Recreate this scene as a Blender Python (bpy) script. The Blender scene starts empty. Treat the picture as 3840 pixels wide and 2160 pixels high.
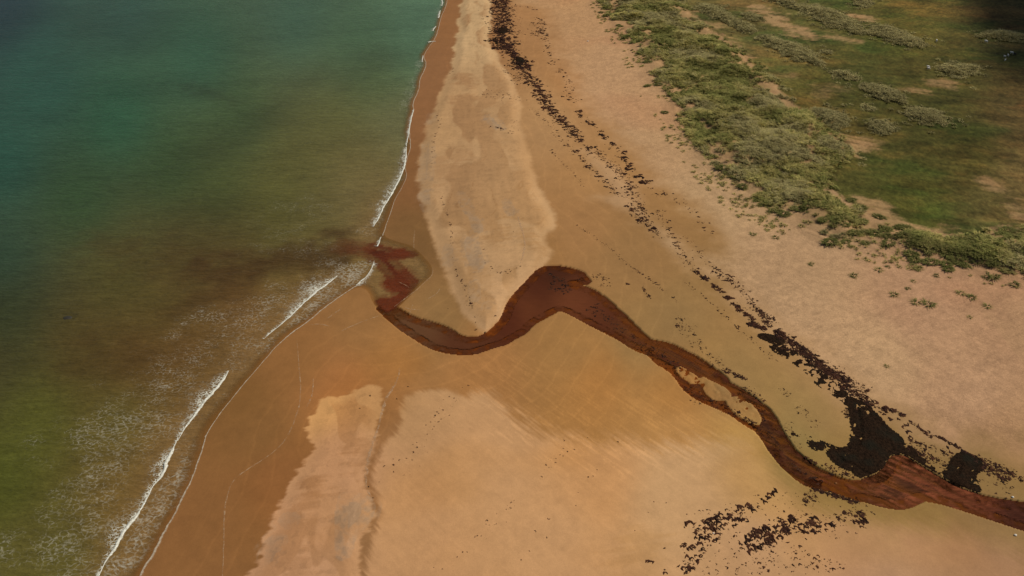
import bpy, math, random
import numpy as np
from mathutils import Vector

random.seed(7); RNG = np.random.default_rng(11)
R = math.radians
scene = bpy.context.scene
COL = scene.collection

# ------------------------------------------------------------------ camera
CAM_H, PITCH = 100.0, R(36.0)
cam_d = bpy.data.cameras.new("camera"); cam = bpy.data.objects.new("camera", cam_d); COL.objects.link(cam)
cam.location = (0, 0, CAM_H); cam.rotation_euler = (math.pi/2 - PITCH, 0, 0)
cam_d.sensor_width = 36.0; cam_d.lens = 18.0/math.tan(R(33.0))
cam_d.clip_start = 1.0; cam_d.clip_end = 30000.0
scene.camera = cam
# ------------------------------------------------------------------ sky, sun, exposure
SUN_EL, SUN_AZ = R(47.0), R(72.0)          # azimuth clockwise from +Y
world = bpy.data.worlds.new("World"); scene.world = world; world.use_nodes = True
wn = world.node_tree.nodes; wl = world.node_tree.links
bg = wn["Background"]; sky = wn.new("ShaderNodeTexSky"); sky.sky_type = 'NISHITA'
sky.sun_disc = False; sky.sun_elevation = SUN_EL; sky.sun_rotation = SUN_AZ
wl.new(sky.outputs[0], bg.inputs[0]); bg.inputs[1].default_value = 0.05
sun_d = bpy.data.lights.new("sun", 'SUN'); sun_d.energy = 3.6; sun_d.angle = R(1.6); sun_d.color = (1.0, 0.95, 0.87)
sun = bpy.data.objects.new("sun", sun_d); COL.objects.link(sun)
SDIR = Vector((math.sin(SUN_AZ)*math.cos(SUN_EL), math.cos(SUN_AZ)*math.cos(SUN_EL), math.sin(SUN_EL)))
sun.rotation_euler = (-SDIR).to_track_quat('-Z', 'Y').to_euler(); sun.location = (0, 0, 200)
vs = scene.view_settings
vs.view_transform = 'Standard'; vs.look = 'None'; vs.gamma = 1.0; vs.exposure = 0.0; vs.use_curve_mapping = False
scene.render.resolution_x = 1024; scene.render.resolution_y = 576
KLIGHT = 0.97                               # picture value of a white sunlit level surface

# ------------------------------------------------------------------ map survey: photograph tiles -> ground
FPX = 1920.0/math.tan(R(33.0)); CP, SP = math.cos(PITCH), math.sin(PITCH)
TILE = {'W': (0, 0, 3840/2576), 'A': (0, 0), 'B': (1280, 0), 'C': (2560, 0), 'D': (0, 720), 'E': (1280, 720),
        'F': (2560, 720), 'G': (0, 1440), 'H': (1280, 1440), 'I': (2560, 1440)}
def full(tag, pts):
    t = TILE[tag]; s = t[2] if len(t) > 2 else 1280/2576.0
    return [(t[0]+x*s, t[1]+y*s) for x, y in pts]
def T(s):
    """'B 10,20 30,40 E 1,2' -> full-frame survey coordinates"""
    out = []; tag = 'W'
    for tok in s.split():
        if tok in TILE: tag = tok
        else: out += full(tag, [tuple(float(v) for v in tok.split(','))])
    return np.array(out)
def ground(px, z=0.0):
    px = np.asarray(px, float); a = (px[:, 0]-1920)/FPX; b = (1080-px[:, 1])/FPX
    fy = CP + b*SP; fz = -SP + b*CP
    t = (z-CAM_H)/fz
    return np.stack([a*t, fy*t], 1)
def chaikin(P, n=1, closed=False):
    P = np.asarray(P, float)
    for _ in range(n):
        if closed: Q = np.roll(P, -1, 0); P0 = P
        else: P0, Q = P[:-1], P[1:]
        a = .75*P0+.25*Q; b = .25*P0+.75*Q
        N = np.empty((2*len(a), 2)); N[0::2] = a; N[1::2] = b
        P = N if closed else np.vstack([P[:1], N, P[-1:]])
    return P
def seg_dist(P, poly, closed):
    d2 = np.full(len(P), 1e18); M = len(poly); n = M if closed else M-1
    x, y = P[:, 0], P[:, 1]
    for i in range(n):
        ax, ay = poly[i]; bx, by = poly[(i+1) % M]
        dx, dy = bx-ax, by-ay; L = dx*dx+dy*dy+1e-12
        t = np.clip(((x-ax)*dx+(y-ay)*dy)/L, 0, 1)
        ex = x-ax-t*dx; ey = y-ay-t*dy
        np.minimum(d2, ex*ex+ey*ey, out=d2)
    return np.sqrt(d2)
def inside(P, poly):
    c = np.zeros(len(P), bool); x, y = P[:, 0], P[:, 1]; M = len(poly)
    for i in range(M):
        ax, ay = poly[i]; bx, by = poly[(i+1) % M]
        if ay == by: continue
        m = (ay > y) != (by > y)
        c ^= m & (x < (bx-ax)*(y-ay)/(by-ay)+ax)
    return c
def sdf(P, poly, pad=25.0):
    """signed distance (positive inside), exact within pad metres of the outline"""
    lo = poly.min(0)-pad; hi = poly.max(0)+pad
    out = np.full(len(P), -pad)
    m = (P[:, 0] > lo[0]) & (P[:, 0] < hi[0]) & (P[:, 1] > lo[1]) & (P[:, 1] < hi[1])
    if m.any():
        Q = P[m]; d = seg_dist(Q, poly, True); out[m] = np.where(inside(Q, poly), d, -d)
    return out
def ldist(P, line, pad=25.0):
    lo = line.min(0)-pad; hi = line.max(0)+pad; out = np.full(len(P), pad)
    m = (P[:, 0] > lo[0]) & (P[:, 0] < hi[0]) & (P[:, 1] > lo[1]) & (P[:, 1] < hi[1])
    if m.any(): out[m] = np.minimum(seg_dist(P[m], line, False), pad)
    return out
def ss(a, b, x):
    t = np.clip((x-a)/(b-a), 0, 1); return t*t*(3-2*t)
_perm = RNG.random((256, 256))
def vnoise(x, y, seed=0):
    x = x+seed*37.7; y = y+seed*91.3
    xi = np.floor(x).astype(int); yi = np.floor(y).astype(int); fx = x-xi; fy = y-yi
    fx = fx*fx*fx*(fx*(fx*6-15)+10); fy = fy*fy*fy*(fy*(fy*6-15)+10)
    a = _perm[xi & 255, yi & 255]; b = _perm[(xi+1) & 255, yi & 255]
    c = _perm[xi & 255, (yi+1) & 255]; d = _perm[(xi+1) & 255, (yi+1) & 255]
    return (a*(1-fx)+b*fx)*(1-fy)+(c*(1-fx)+d*fx)*fy
def fbm(x, y, seed=0, octv=4, gain=.5):
    s = 0; amp = 1; tot = 0
    for o in range(octv):
        ca, sa = math.cos(.6*o), math.sin(.6*o)
        s = s+amp*vnoise((x*ca-y*sa)*2**o, (x*sa+y*ca)*2**o, seed+o*3); tot += amp; amp *= gain
    return s/tot                                   # 0..1, mean .5
def lin(c):
    c = np.asarray(c, float)/255.0
    return np.where(c <= .04045, c/12.92, ((c+.055)/1.055)**2.4)

# ---- the waterline, sea on the left
WL_PX = T("B 800,0 790,50 752,130 738,200 712,290 650,370 618,430 645,480 620,550 592,600 588,680 537,780 548,830 "
          "522,930 512,1020 528,1100 495,1200 482,1280 498,1330 450,1430 E 425,20 395,80 380,140 350,220 312,330 "
          "400,370 520,400 560,430 625,490 690,570 680,640 600,700 525,780 430,872 365,925 300,905 235,835 205,745 130,712 0,785 "
          "D 2480,850 2310,990 2120,1130 2020,1240 1910,1370 G 1840,0 1750,110 1640,250 1550,400 1520,520 1460,690 "
          "1400,820 1350,930 1270,1070 1200,1200 1140,1320 1060,1449")
WL = chaikin(ground(WL_PX), 1)
d0 = np.array([.05, 1.0]); d1 = WL[-1]-WL[-6]; d1 /= np.linalg.norm(d1)
LAND = np.vstack([WL[0]+d0*9000, WL[0]+d0*300, WL, WL[-1]+d1*300, WL[-1]+d1*4000, [[30000, -6000]], [[30000, 12000]]])
ZS = np.array([-3000, -400, -120, -40, -8, 0, 4, 12, 30, 60, 100, 150, 300, 3000.])
ZV = np.array([-30, -9, -4.0, -1.7, -.38, 0, .12, .38, .85, 1.25, 1.9, 2.8, 3.8, 12.])
def wdist(P):
    d = seg_dist(P, LAND[:-2], False); return np.where(inside(P, LAND), d, -d)
def zbase(P): return np.interp(wdist(P), ZS, ZV)
def G(px):
    """survey pixel -> map metres, allowing for the lie of the land"""
    P = ground(px)
    for _ in range(3):
        z = np.maximum(zbase(P), 0); P = ground(px, z)
    return P
def GP(s, n=1, closed=True): return chaikin(G(T(s)), n, closed)

# ------------------------------------------------------------------ regions
STREAM = GP("E 285,862 400,880 470,930 600,980 720,1010 810,1050 860,1090 950,1115 1040,1110 1110,1080 1180,1020 1240,950 1265,880 "
            "1290,820 1350,750 1420,680 1480,610 1530,575 1600,568 1690,580 1790,605 1830,640 1858,680 1790,682 1735,672 1745,705 "
            "1850,730 1940,780 2020,850 2100,920 2200,1020 2260,1080 2340,1140 2390,1140 2480,1160 F 0,1210 100,1260 200,1330 290,1390 "
            "I 330,0 420,50 500,100 560,150 620,190 680,270 720,360 780,450 830,520 900,580 980,640 1080,690 1200,740 1330,765 1400,745 "
            "1480,715 1540,680 1580,620 1605,575 1660,560 1740,610 1850,680 1950,740 2080,810 2200,850 2350,890 2480,910 2640,930 2900,980 "
            "2900,1160 2640,1090 2576,1070 2450,1030 2300,980 2150,930 1990,880 1860,850 1790,845 1730,880 1660,905 1580,905 1500,890 1400,860 "
            "1300,840 1200,800 1100,775 1040,760 950,740 870,690 790,620 740,560 700,510 660,450 630,400 570,330 480,280 400,220 320,180 "
            "200,130 100,80 30,20 E 2540,1370 2460,1310 2400,1280 2340,1210 2240,1180 2150,1120 2060,1070 1980,1030 1900,990 1810,940 "
            "1730,900 1650,870 1600,890 1530,930 1450,970 1400,1010 1370,1050 1290,1090 1230,1130 1150,1150 1060,1180 1000,1200 900,1205 "
            "760,1185 650,1140 560,1080 480,1030 400,970 340,912")
ISLES = [GP("I 150,-40 200,-5 285,28 345,85 250,102 205,60"), GP("I 355,132 400,108 475,150 535,208 565,278 500,255 435,212"), GP("F -30,1330 40,1370 110,1420 60,1420")]
SPIT = GP("W 1384,-600 B 915,-40 915,0 880,70 890,130 865,150 905,230 850,270 865,310 840,350 860,390 835,450 830,520 780,620 760,680 700,800 660,900 640,1000 "
          "600,1100 585,1200 590,1280 575,1350 580,1449 E 600,80 620,160 660,230 690,330 720,440 740,520 790,600 810,680 840,800 870,870 "
          "900,920 960,970 1010,1010 1060,1060 1110,1066 1180,1000 1240,948 1265,878 1310,790 1330,720 1420,655 1530,560 1580,490 1600,430 "
          "1560,390 1545,330 1615,270 1610,190 1560,100 1510,0 B 1460,1300 1430,1150 1400,1050 1330,960 1360,870 1370,780 1330,680 1270,560 "
          "1200,480 1160,380 1105,300 1140,150 1130,0 1130,-40 W 1389,-600")
BACK = GP("W 1390,-600 B 1290,-40 1290,0 1330,30 1480,70 1520,130 1540,250 1570,340 1590,450 1640,520 1720,600 1740,700 1790,760 1850,870 1960,960 2060,1060 "
          "2150,1170 2240,1290 2340,1410 2430,1449 F 60,140 170,260 250,370 200,430 0,400 -100,320 -160,340 E 2300,200 2460,330 2576,440 "
          "F 0,470 100,560 150,640 240,720 300,800 380,860 480,960 600,1060 700,1150 820,1240 950,1320 1060,1420 I 1150,50 1290,120 1420,200 "
          "1560,290 1700,400 1850,480 2000,540 2150,560 2350,590 2600,680 2950,700 F 3200,900 3200,0 W 4200,-200 4200,-600 1450,-600")
MIDP = GP("B 1880,1110 2010,1210 2130,1330 2250,1449 E 2280,100 2400,230 2500,330 2576,440 2576,500 2420,380 2300,280 2180,200 2050,130 1900,60 "
          "1880,20 B 2060,1449 1990,1390 1900,1300 1830,1200 1780,1130")
FORE = GP("H 470,100 560,60 700,40 830,40 920,80 1000,30 1080,0 1200,20 1300,130 1480,230 1650,300 1850,345 2050,360 2300,380 2576,400 I 200,395 400,390 560,440 "
          "620,540 760,680 900,790 980,880 1120,905 1300,950 1600,975 2000,1010 2576,1130 2900,1250 2900,2100 -800,2100 H 0,2100 60,1900 150,1600 180,1449 "
          "190,1340 200,1260 240,1150 290,1000 290,880 230,800 225,700 255,560 330,440 430,340 450,220")
STRIP = GP("G 2420,120 2490,100 2560,115 2576,90 H 100,60 180,10 250,20 300,90 310,200 270,330 230,440 190,570 170,740 220,850 248,960 200,1080 140,1190 "
           "150,1260 175,1340 170,1449 150,1700 G 2500,1700 1800,1700 1850,1449 1960,1300 1990,1200 2030,1130 2080,1060 2110,930 2150,830 2200,720 2300,600 "
           "2370,520 2350,420 2335,300 2400,220")
DUNE = GP("W 1470,-60 1500,0 1560,70 1620,140 1640,200 1690,240 1710,300 1740,360 1790,420 1850,470 1905,515 1970,545 2050,595 2130,612 2260,635 2400,668 "
          "2500,690 2700,715 2700,570 2576,572 2430,580 2400,612 2330,590 2250,572 2190,530 2120,500 2085,450 2150,400 2120,340 2060,300 1990,240 "
          "1900,150 1830,100 1740,40 1700,-60")
MEADOW = GP("W 1408,-600 1620,-60 1690,0 1760,50 1830,100 1900,150 1990,240 2060,300 2100,350 2080,430 2120,490 2190,525 2250,565 2330,588 2400,600 2440,585 2580,565 2900,560 4200,500 4200,-600")
REEDS = [GP(s) for s in (
    "C 60,60 200,20 330,90 420,150 540,200 580,250 440,270 380,210 200,130",
    "C 520,260 640,265 800,315 950,365 1000,410 1090,480 1080,520 950,485 820,460 720,390 600,340",
    "C 560,-40 760,-40 900,50 1000,35 1150,85 1290,150 1370,220 1330,270 1200,235 1050,180 930,110 760,50",
    "C 1390,200 1560,190 1650,240 1780,290 1870,340 1760,370 1620,350 1450,290 1380,250",
    "C 1090,540 1200,530 1300,560 1350,590 1300,620 1130,580",
    "C 1330,640 1450,640 1600,680 1720,760 1700,800 1560,780 1430,750 1340,690",
    "C 1680,820 1850,810 1980,870 2010,940 1920,980 1780,930 1660,860",
    "C 1330,790 1400,780 1450,850 1380,850",
    "C 1380,910 1500,900 1620,960 1640,1020 1500,1010 1390,970",
    "C 960,820 1120,820 1240,880 1280,960 1200,1000 1080,960 980,900",
    "C 1000,1070 1120,1060 1260,1120 1310,1180 1200,1240 1060,1200 980,1140",
    "C 1900,510 2050,480 2250,500 2300,550 2150,600 1980,590",
    "C 2200,270 2350,220 2560,255 2700,300 2560,330 2400,310 2220,300",
    "C 1000,400 1060,370 1150,400 1120,432",
    "C 1290,-20 1440,-20 1430,60 1300,75",
    "C 420,110 520,100 640,140 560,180 470,150")]
BARE = [(GP(s), k) for s, k in (
    ("C 520,50 600,50 700,110 770,170 900,230 980,280 900,285 780,230 690,180 610,110", .95), ("C 1060,255 1200,265 1310,300 1200,295", .7),
    ("C 1275,112 1340,120 1395,160 1330,150", 1.0), ("C 470,540 540,545 600,595 510,600", .9), ("C 320,420 420,420 470,450 360,455", .9),
    ("C 0,85 60,100 130,150 50,155", 1.0), ("C 960,960 1000,1010 1100,1020 1200,1060 1290,1120 1390,1085 1330,1140 1200,1110 1080,1050 980,1040", .9),
    ("C 1740,690 1830,680 1840,715 1760,720", .6), ("C 1870,620 1990,600 1960,640", .6), ("C 110,190 220,170 260,215 140,225", .8),
    ("C 230,325 330,310 390,335 280,350", .7), ("C 1290,1060 1390,1050 1380,1090 1300,1100", .7), ("C 2320,1370 2420,1380 2500,1440 2400,1449", .7),
    ("F 2440,40 2576,0 2576,200 2500,190", .6), ("C 1000,690 1100,630 1180,680 1060,750", .35), ("C 770,570 830,560 830,590", .5),
    ("W 1690,20 1750,45 1730,60", .9), ("F 1360,90 1500,170 1620,230 1760,270 1930,330 2060,350 2090,390 1990,400 1900,370 1720,320 1560,290 1420,270 1320,180", 1.0))]
PATHS = [GP(s, 1, False) for s in ("C 20,690 100,660 170,590", "C 290,680 270,720 150,740", "C 700,1330 740,1300 850,1280 960,1265", "C 960,960 940,1100 960,1200",
         "C 560,990 700,980 900,985")]

# ------------------------------------------------------------------ terrain grid (denser near the drone)
NU, NV = 1040, 640
def wid(y): return np.maximum(y*CP + CAM_H*SP, 55.0)*math.tan(R(33.0))
u_f = np.linspace(-1.12, 1.12, NU)
us = np.concatenate([[-60, -25, -10, -5, -3, -2, -1.6, -1.3], u_f, [1.3, 1.6, 2, 3, 5, 10, 25, 60]])
vang = np.linspace(R(58.5), R(14.6), NV)
ys = np.concatenate([[-3000, -800, -200, -60, 0, 30, 45, 54], CAM_H/np.tan(vang), [400, 430, 480, 560, 700, 1000, 1700, 3500, 9000]])
NX, NY = len(us), len(ys)
XX = us[None, :]*wid(ys)[:, None]; YY = np.repeat(ys[:, None], NX, 1)
P = np.stack([XX.ravel(), YY.ravel()], 1)
X, Y = P[:, 0], P[:, 1]
UU = np.repeat(us[None, :], NY, 0).ravel(); VV = np.interp(Y, ys[8:8+NV], np.linspace(0, 1.1, NV)); 

sdw = wdist(P)
s_stream = sdf(P, STREAM, 12)
for isl in ISLES: s_stream = np.minimum(s_stream, -sdf(P, isl, 12)-.3)
s_spit = sdf(P, SPIT); s_back = sdf(P, BACK); s_fore = sdf(P, FORE); s_strip = sdf(P, STRIP); s_mid = sdf(P, MIDP)
s_dune = sdf(P, DUNE, 30); s_mead = sdf(P, MEADOW, 30)
n_big = fbm(X/22, Y/22, 1, 4); n_med = fbm(X/5, Y/5, 5, 4); n_fin = fbm(X/1.1, Y/1.1, 9, 4, .6)
reed_h = np.zeros(len(P))
for k, rp in enumerate(REEDS): reed_h = np.maximum(reed_h, ss(-1, 5, sdf(P, rp, 8)))
Z = np.interp(sdw, ZS, ZV)
Z += .55*ss(-.2, 4.0, s_spit)*(1 + .5*(n_big-.5)) + .35*ss(0, 14, s_fore) + .22*ss(-.2, 3, s_strip) + .25*ss(-2, 6, s_mid)
dunem = ss(-5, 9, s_dune)*(1-ss(6, 26, s_mead))
hum = fbm(X/9, Y/9, 21, 4)
Z += dunem*(.4+2.4*np.clip(hum-.3, 0, 1)*1.6) + 1.0*reed_h*(.6+.8*(n_med-.3)) + ss(0, 30, s_mead)*.9*(n_big-.5)
Z += (n_med-.5)*.08*ss(1, 8, sdw) + (n_fin-.5)*.07*ss(2, 12, s_back)
s_str_n = s_stream + (n_fin-.5)*.4 + (n_med-.5)*.25
cut = ss(-.45, .15, s_str_n); Z = Z*(1-cut) + (np.interp(sdw, ZS, ZV)-.5)*cut
ZG = Z.reshape(NY, NX)
def zat(x, y):
    x = np.asarray(x, float); y = np.asarray(y, float)
    fj = np.interp(y, ys, np.arange(NY)); fi = np.interp(x/wid(y), us, np.arange(NX))
    j = np.clip(fj.astype(int), 0, NY-2); i = np.clip(fi.astype(int), 0, NX-2); b = fj-j; a = fi-i
    return (ZG[j, i]*(1-a)+ZG[j, i+1]*a)*(1-b)+(ZG[j+1, i]*(1-a)+ZG[j+1, i+1]*a)*b
def GZ(px):
    Q = G(px)
    for _ in range(4):
        Q = ground(px, np.maximum(zat(Q[:, 0], Q[:, 1]), 0))
    return Q

# ---- sand, wet sand, turf: real ground colours interpolated between sampled places
def field(table, eps=.0012):
    W_ = []; C_ = []
    for tok in table.split(';'):
        a, b = tok.split(':'); W_.append(tuple(float(v) for v in a.split(','))); C_.append(tuple(float(v) for v in b.split(',')))
    Q = G(np.array(W_)*3840/2576); qu = Q[:, 0]/wid(Q[:, 1]); qv = np.interp(Q[:, 1], ys[8:8+NV], np.linspace(0, 1.1, NV))
    C_ = lin(np.array(C_))
    num = np.zeros((len(P), 3)); den = np.zeros(len(P))
    for i in range(len(Q)):
        w = 1/((UU-qu[i])**2+(VV-qv[i])**2+eps)**1.8
        num += w[:, None]*C_[i]; den += w
    return num/den[:, None]
dry = field("1170,50:190,155,110;1130,300:182,142,97;1150,500:184,144,100;1250,450:190,150,105;1330,400:180,138,92;1200,700:182,142,98;1250,750:192,150,105;"
            "1350,560:185,145,100;1400,50:180,138,95;1550,200:180,140,100;1600,400:178,140,100;1750,550:180,145,105;2000,700:176,140,102;2300,760:172,132,98;"
            "2550,800:170,130,95;2200,900:182,145,105;2450,1000:178,138,102;2500,1100:168,128,90;850,1150:188,140,100;1050,1300:190,142,95;1200,1200:192,145,98;"
            "1500,1200:190,140,90;1700,1250:190,148,102;1900,1200:180,140,92;1900,1400:182,140,98;2200,1380:176,134,97;2500,1400:165,124,88;1400,1400:192,145,98;"
            "1000,1000:178,135,90;800,1020:200,150,95;700,1350:190,142,102")
wet = field("965,1060:148,104,62;945,1180:146,102,62;930,1350:148,106,66;1130,60:142,97,57;1080,180:142,98,60;1060,300:140,96,58;1040,450:132,90,52;1040,600:122,88,50;900,800:144,102,58;750,900:142,98,54;650,1100:132,92,50;"
            "600,1000:126,88,46;560,1350:136,93,52;700,1200:142,94,52;850,980:165,110,62;1100,800:140,105,62;1000,870:160,112,62;1200,930:165,115,65;1500,950:170,118,62;"
            "1700,1000:168,118,62;1700,1080:178,130,75;1850,1120:180,135,75;1350,650:155,112,65;1450,550:158,115,70;1500,450:165,122,75;1380,300:172,130,84;1450,200:165,118,72;"
            "1380,60:165,120,75;1600,650:150,112,68;1700,800:145,112,68;1850,950:150,115,70;2050,1020:152,118,72;1600,850:150,115,68;1450,880:158,115,65;2350,1230:142,112,67;"
            "2500,1180:142,112,67;2450,1330:145,112,70;2000,1150:142,115,68;2300,1300:145,115,68;2100,960:165,125,80")
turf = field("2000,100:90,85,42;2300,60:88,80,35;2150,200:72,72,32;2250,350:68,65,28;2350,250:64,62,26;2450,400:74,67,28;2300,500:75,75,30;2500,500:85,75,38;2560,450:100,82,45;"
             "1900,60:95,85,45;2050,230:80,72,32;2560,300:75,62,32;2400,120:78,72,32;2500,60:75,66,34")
# wind- and tide-drawn streaks: noise stretched along a heading
def streak(ang, l, w, seed, octv=3):
    ca, sa = math.cos(ang), math.sin(ang)
    return fbm((X*ca+Y*sa)/l, (-X*sa+Y*ca)/w, seed, octv)
st_f = streak(R(-48), 3.2, .34, 31, 4); st_b = streak(R(-60), 14, 1.6, 35); st_s = streak(R(95), 16, 1.3, 41); st_x = streak(R(8), 6, .7, 45)
ripA = streak(R(62), 5, .8, 47)
dm = ss(-.8, 1.0, s_spit + (n_med-.5)*2.6 + (n_fin-.5)*.8)
dm = np.maximum(dm, ss(-6, 7, s_back - 2 + (n_med-.5)*8 + (n_fin-.5)*2)*.95)
dm = np.maximum(dm, ss(-.7, .9+5*ss(-14, 8, X), s_fore + (st_f-.5)*(1.5+5.5*ss(-14, 8, X)*(1-.8*ss(26, 44, X)))*ss(30, 4, np.abs(s_fore)) + (n_big-.5)*(1+6*ss(-14, 8, X))))
dm = np.maximum(dm, ss(-.35, .45, s_strip + (n_med-.5)*2.2 + (n_fin-.5)*.8 + (st_x-.5)*1.6))
dm = np.maximum(dm, ss(-2, 4, s_mid + (n_med-.5)*6)*.8)
# damp hollows and dark mineral sand on the spit and the strip
def blob(s, soft, warp, fn=None):
    q = GP(s); d = sdf(P, q, 15); return ss(-soft, soft, d + (n_med-.5)*warp + ((st_x-.5)*warp if fn is None else (fn-.5)*warp))
damp = np.zeros(len(P)); grey = np.zeros(len(P))
for s, k in (("E 1090,160 1170,130 1240,220 1250,300 1215,370 1110,400 1080,280", .8), ("B 860,580 950,570 1030,610 1020,660 900,670", .8),
             ("B 850,740 950,730 1040,760 1030,850 900,860 840,800", .7), ("E 1370,300 1440,330 1540,400 1580,430 1560,480 1480,450 1400,380", .8),
             ("E 990,0 1080,0 1110,90 1070,150 1010,60", .7), ("E 880,340 960,300 960,420 900,600 860,560", .55), ("E 1010,620 1080,610 1110,720 1060,800 1010,700", .5),
             ("B 840,1240 1000,1220 1030,1300 980,1449 880,1449", .75), ("B 1290,1340 1370,1350 1420,1440 1320,1440", .7), ("E 1320,30 1400,20 1420,90 1340,110", .6),
             ("B 1100,1000 1200,1020 1260,1100 1180,1140", .5), ("B 1040,720 1300,780 1380,860 1150,860", .45), ("B 730,1200 800,1250 780,1400 700,1420", .5),
             ("B 830,1120 930,1120 920,1200 840,1220", .5),
             ("G 2360,770 2470,760 2530,830 2480,850 2360,800", .8), ("G 2280,920 2380,880 2350,1000 2240,1040", .6), ("H 60,480 160,430 200,480 130,600 20,740 20,600", .75),
             ("G 2480,1100 2576,1020 2576,1200 2450,1250 2200,1300 2250,1449 2380,1449 2450,1300", .55), ("H 0,1050 40,1100 20,1200 0,1200", .6),
             ("H 2200,1170 2380,1130 2380,1200 2200,1300 2060,1380 2050,1320", .45)):
    damp = np.maximum(damp, .75*k*blob(s, 1.6, 4.5))
for s, k in (("E 600,0 640,0 650,130 640,150 605,60", .6), ("E 880,20 920,30 985,160 980,200 930,130", .6), ("E 985,190 1010,210 1050,310 1020,300", .6),
             ("E 955,370 1000,360 1030,480 1060,570 1010,590 965,470", .65), ("E 990,700 1020,690 1020,820 995,830", .6), ("E 1090,860 1140,850 1160,920 1090,930", .6),
             ("E 790,430 815,420 820,560 790,540", .45), ("B 1085,885 1150,880 1200,930 1230,985 1180,990 1100,920", .8), ("B 640,1050 700,1100 660,1449 610,1449 610,1200", .45),
             ("B 660,860 700,860 700,930 660,930", .4), ("E 1230,80 1260,90 1290,170 1270,190", .5),
             ("H 0,860 100,850 220,900 180,1040 60,1150 40,1280 0,1300", .7), ("G 2050,1180 2130,1170 2120,1220 2040,1260 2000,1350 1980,1300", .5), ("G 2130,1010 2230,1010 2200,1080", .5)):
    grey = np.maximum(grey, k*blob(s, 1.0, 2.5, n_fin))
wx = X+9*(fbm(X/18, Y/18, 201, 3)-.5); wy = Y+14*(fbm(X/18, Y/18, 205, 3)-.5)
scp = fbm(wx/7.5, wy/26, 207, 3); terr = (scp*5.0) % 1.0
scul = ss(.5, .56, scp)*.55 + .35*ss(.9, 1.0, terr)*ss(.35, .5, n_big)
scul2 = ss(.52, .57, fbm(wx/5+wy/14, wy/16-wx/30, 211, 3))*.5
damp = np.maximum(damp, scul*ss(0, 4, s_spit)); damp = np.maximum(damp, scul2*ss(0, 3, s_strip)); dm = dm*(1-damp*.85)
sand = wet*(1-dm[:, None]) + dry*dm[:, None]
gcol = lin((148, 130, 108)); sand = sand*(1-grey[:, None]*.7) + gcol*grey[:, None]*.7
# fine streaks and mottling
flow = ss(40, 8, np.abs(s_fore))*(1-dm)
sand *= (1 + (st_b-.5)*.03*ss(-40, 0, s_fore) + (st_f-.5)*.12*(1-ss(26, 44, X))*ss(-22, -2, s_fore)*ss(30, 6, np.abs(s_fore)))[:, None]
sand *= (1 + (st_s-.5)*.16*ss(-2, 4, s_spit) + (st_x-.5)*.12*ss(-1, 3, s_spit))[:, None]
sand *= (1 + (n_big-.5)*.16 + (n_med-.5)*.12 + (n_fin-.5)*(.10+.30*ss(0, 10, s_back)+.12*ss(5, 30, s_fore)))[:, None]
pink = ss(.45, .75, fbm(X/30, Y/30, 61, 3))*ss(0, 15, s_back); sand *= 1 - pink[:, None]*np.array([.0, .06, .07])
orange = ss(.42, .7, fbm(X/26, Y/26, 63, 3))*ss(30, 5, np.abs(s_fore)); sand *= 1 - orange[:, None]*np.array([.0, .05, .16])
# greenish algal film on the flats by the stream
alg = ss(.45, .75, n_big+.35*(n_med-.5))*ss(-16, -1, s_stream)*ss(25, 60, sdw)*ss(20, 80, X)
sand *= 1 - alg[:, None]*np.array([.14, .03, .16])
tw = ((sdw+7*n_big+1.2*n_med)/4.2) % 1.0; tide = (ss(.82, .97, tw)-ss(.97, 1.0, tw))*(1-dm)*ss(2, 8, sdw)*ss(75, 40, sdw)
sand *= (1 + tide*.09)[:, None]
rill = ss(.6, .68, streak(R(-46), 4.5, .3, 221, 3))*ss(-16, -3, s_fore)*ss(16, 3, s_fore)*ss(-16, 0, X)*(1-ss(26, 44, X)); sand *= (1 + rill*.16)[:, None]
pit = ss(.58, .68, n_fin)*np.maximum(ss(0, 3, s_spit), ss(0, 2, s_strip)); sand *= (1 - pit*.12)[:, None]
rpl = ss(.55, .7, streak(R(30), 3.5, .5, 225, 3))*ss(0, 12, s_back)*ss(.4, .6, n_big); sand *= (1 - rpl*.09)[:, None]
# dune sand with litter between the tussocks, turf behind
dsand = lin((158, 124, 82))*(1 + (n_med-.5)[:, None]*.5)
litter = ss(.35, .65, fbm(X/2.6, Y/2.6, 71, 4)); dsand = dsand*(1-litter[:, None]*.5) + lin((95, 86, 45))*litter[:, None]*.5
sand = sand*(1-dunem[:, None]*.8) + dsand*dunem[:, None]*.8
tn = fbm(X/10, Y/6, 81, 5); tn2 = fbm(X/34, Y/16, 83, 3); tl = streak(R(-20), 14, 1.2, 85)
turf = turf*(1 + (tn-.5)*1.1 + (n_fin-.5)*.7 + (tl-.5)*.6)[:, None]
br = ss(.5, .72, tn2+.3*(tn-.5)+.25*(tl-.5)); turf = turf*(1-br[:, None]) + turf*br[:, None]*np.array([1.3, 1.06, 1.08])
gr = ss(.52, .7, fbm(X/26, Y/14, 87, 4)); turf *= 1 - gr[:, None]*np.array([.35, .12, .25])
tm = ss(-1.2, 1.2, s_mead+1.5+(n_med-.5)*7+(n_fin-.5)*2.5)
bare = np.zeros(len(P))
for q, k in BARE:
    bare = np.maximum(bare, (k if k > .85 else k*.6)*ss(-3.5, 4, sdf(P, q, 14)+(n_med-.5)*9+(tl-.5)*8))
for q in PATHS: bare = np.maximum(bare, .32*ss(1.0, .1, ldist(P, q, 6)+(n_fin-.5)*.8)*ss(.3,.6,n_med))
tm = tm*(1-bare*.85)
bs = lin((152, 122, 80))*(1+(n_fin-.5)[:, None]*.3)
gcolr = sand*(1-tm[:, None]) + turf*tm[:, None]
bare = bare*(.35+.65*ss(.35, .6, n_med*.5+tl*.5)); gcolr = gcolr*(1-bare[:, None]*.8) + bs*bare[:, None]*.8
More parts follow.
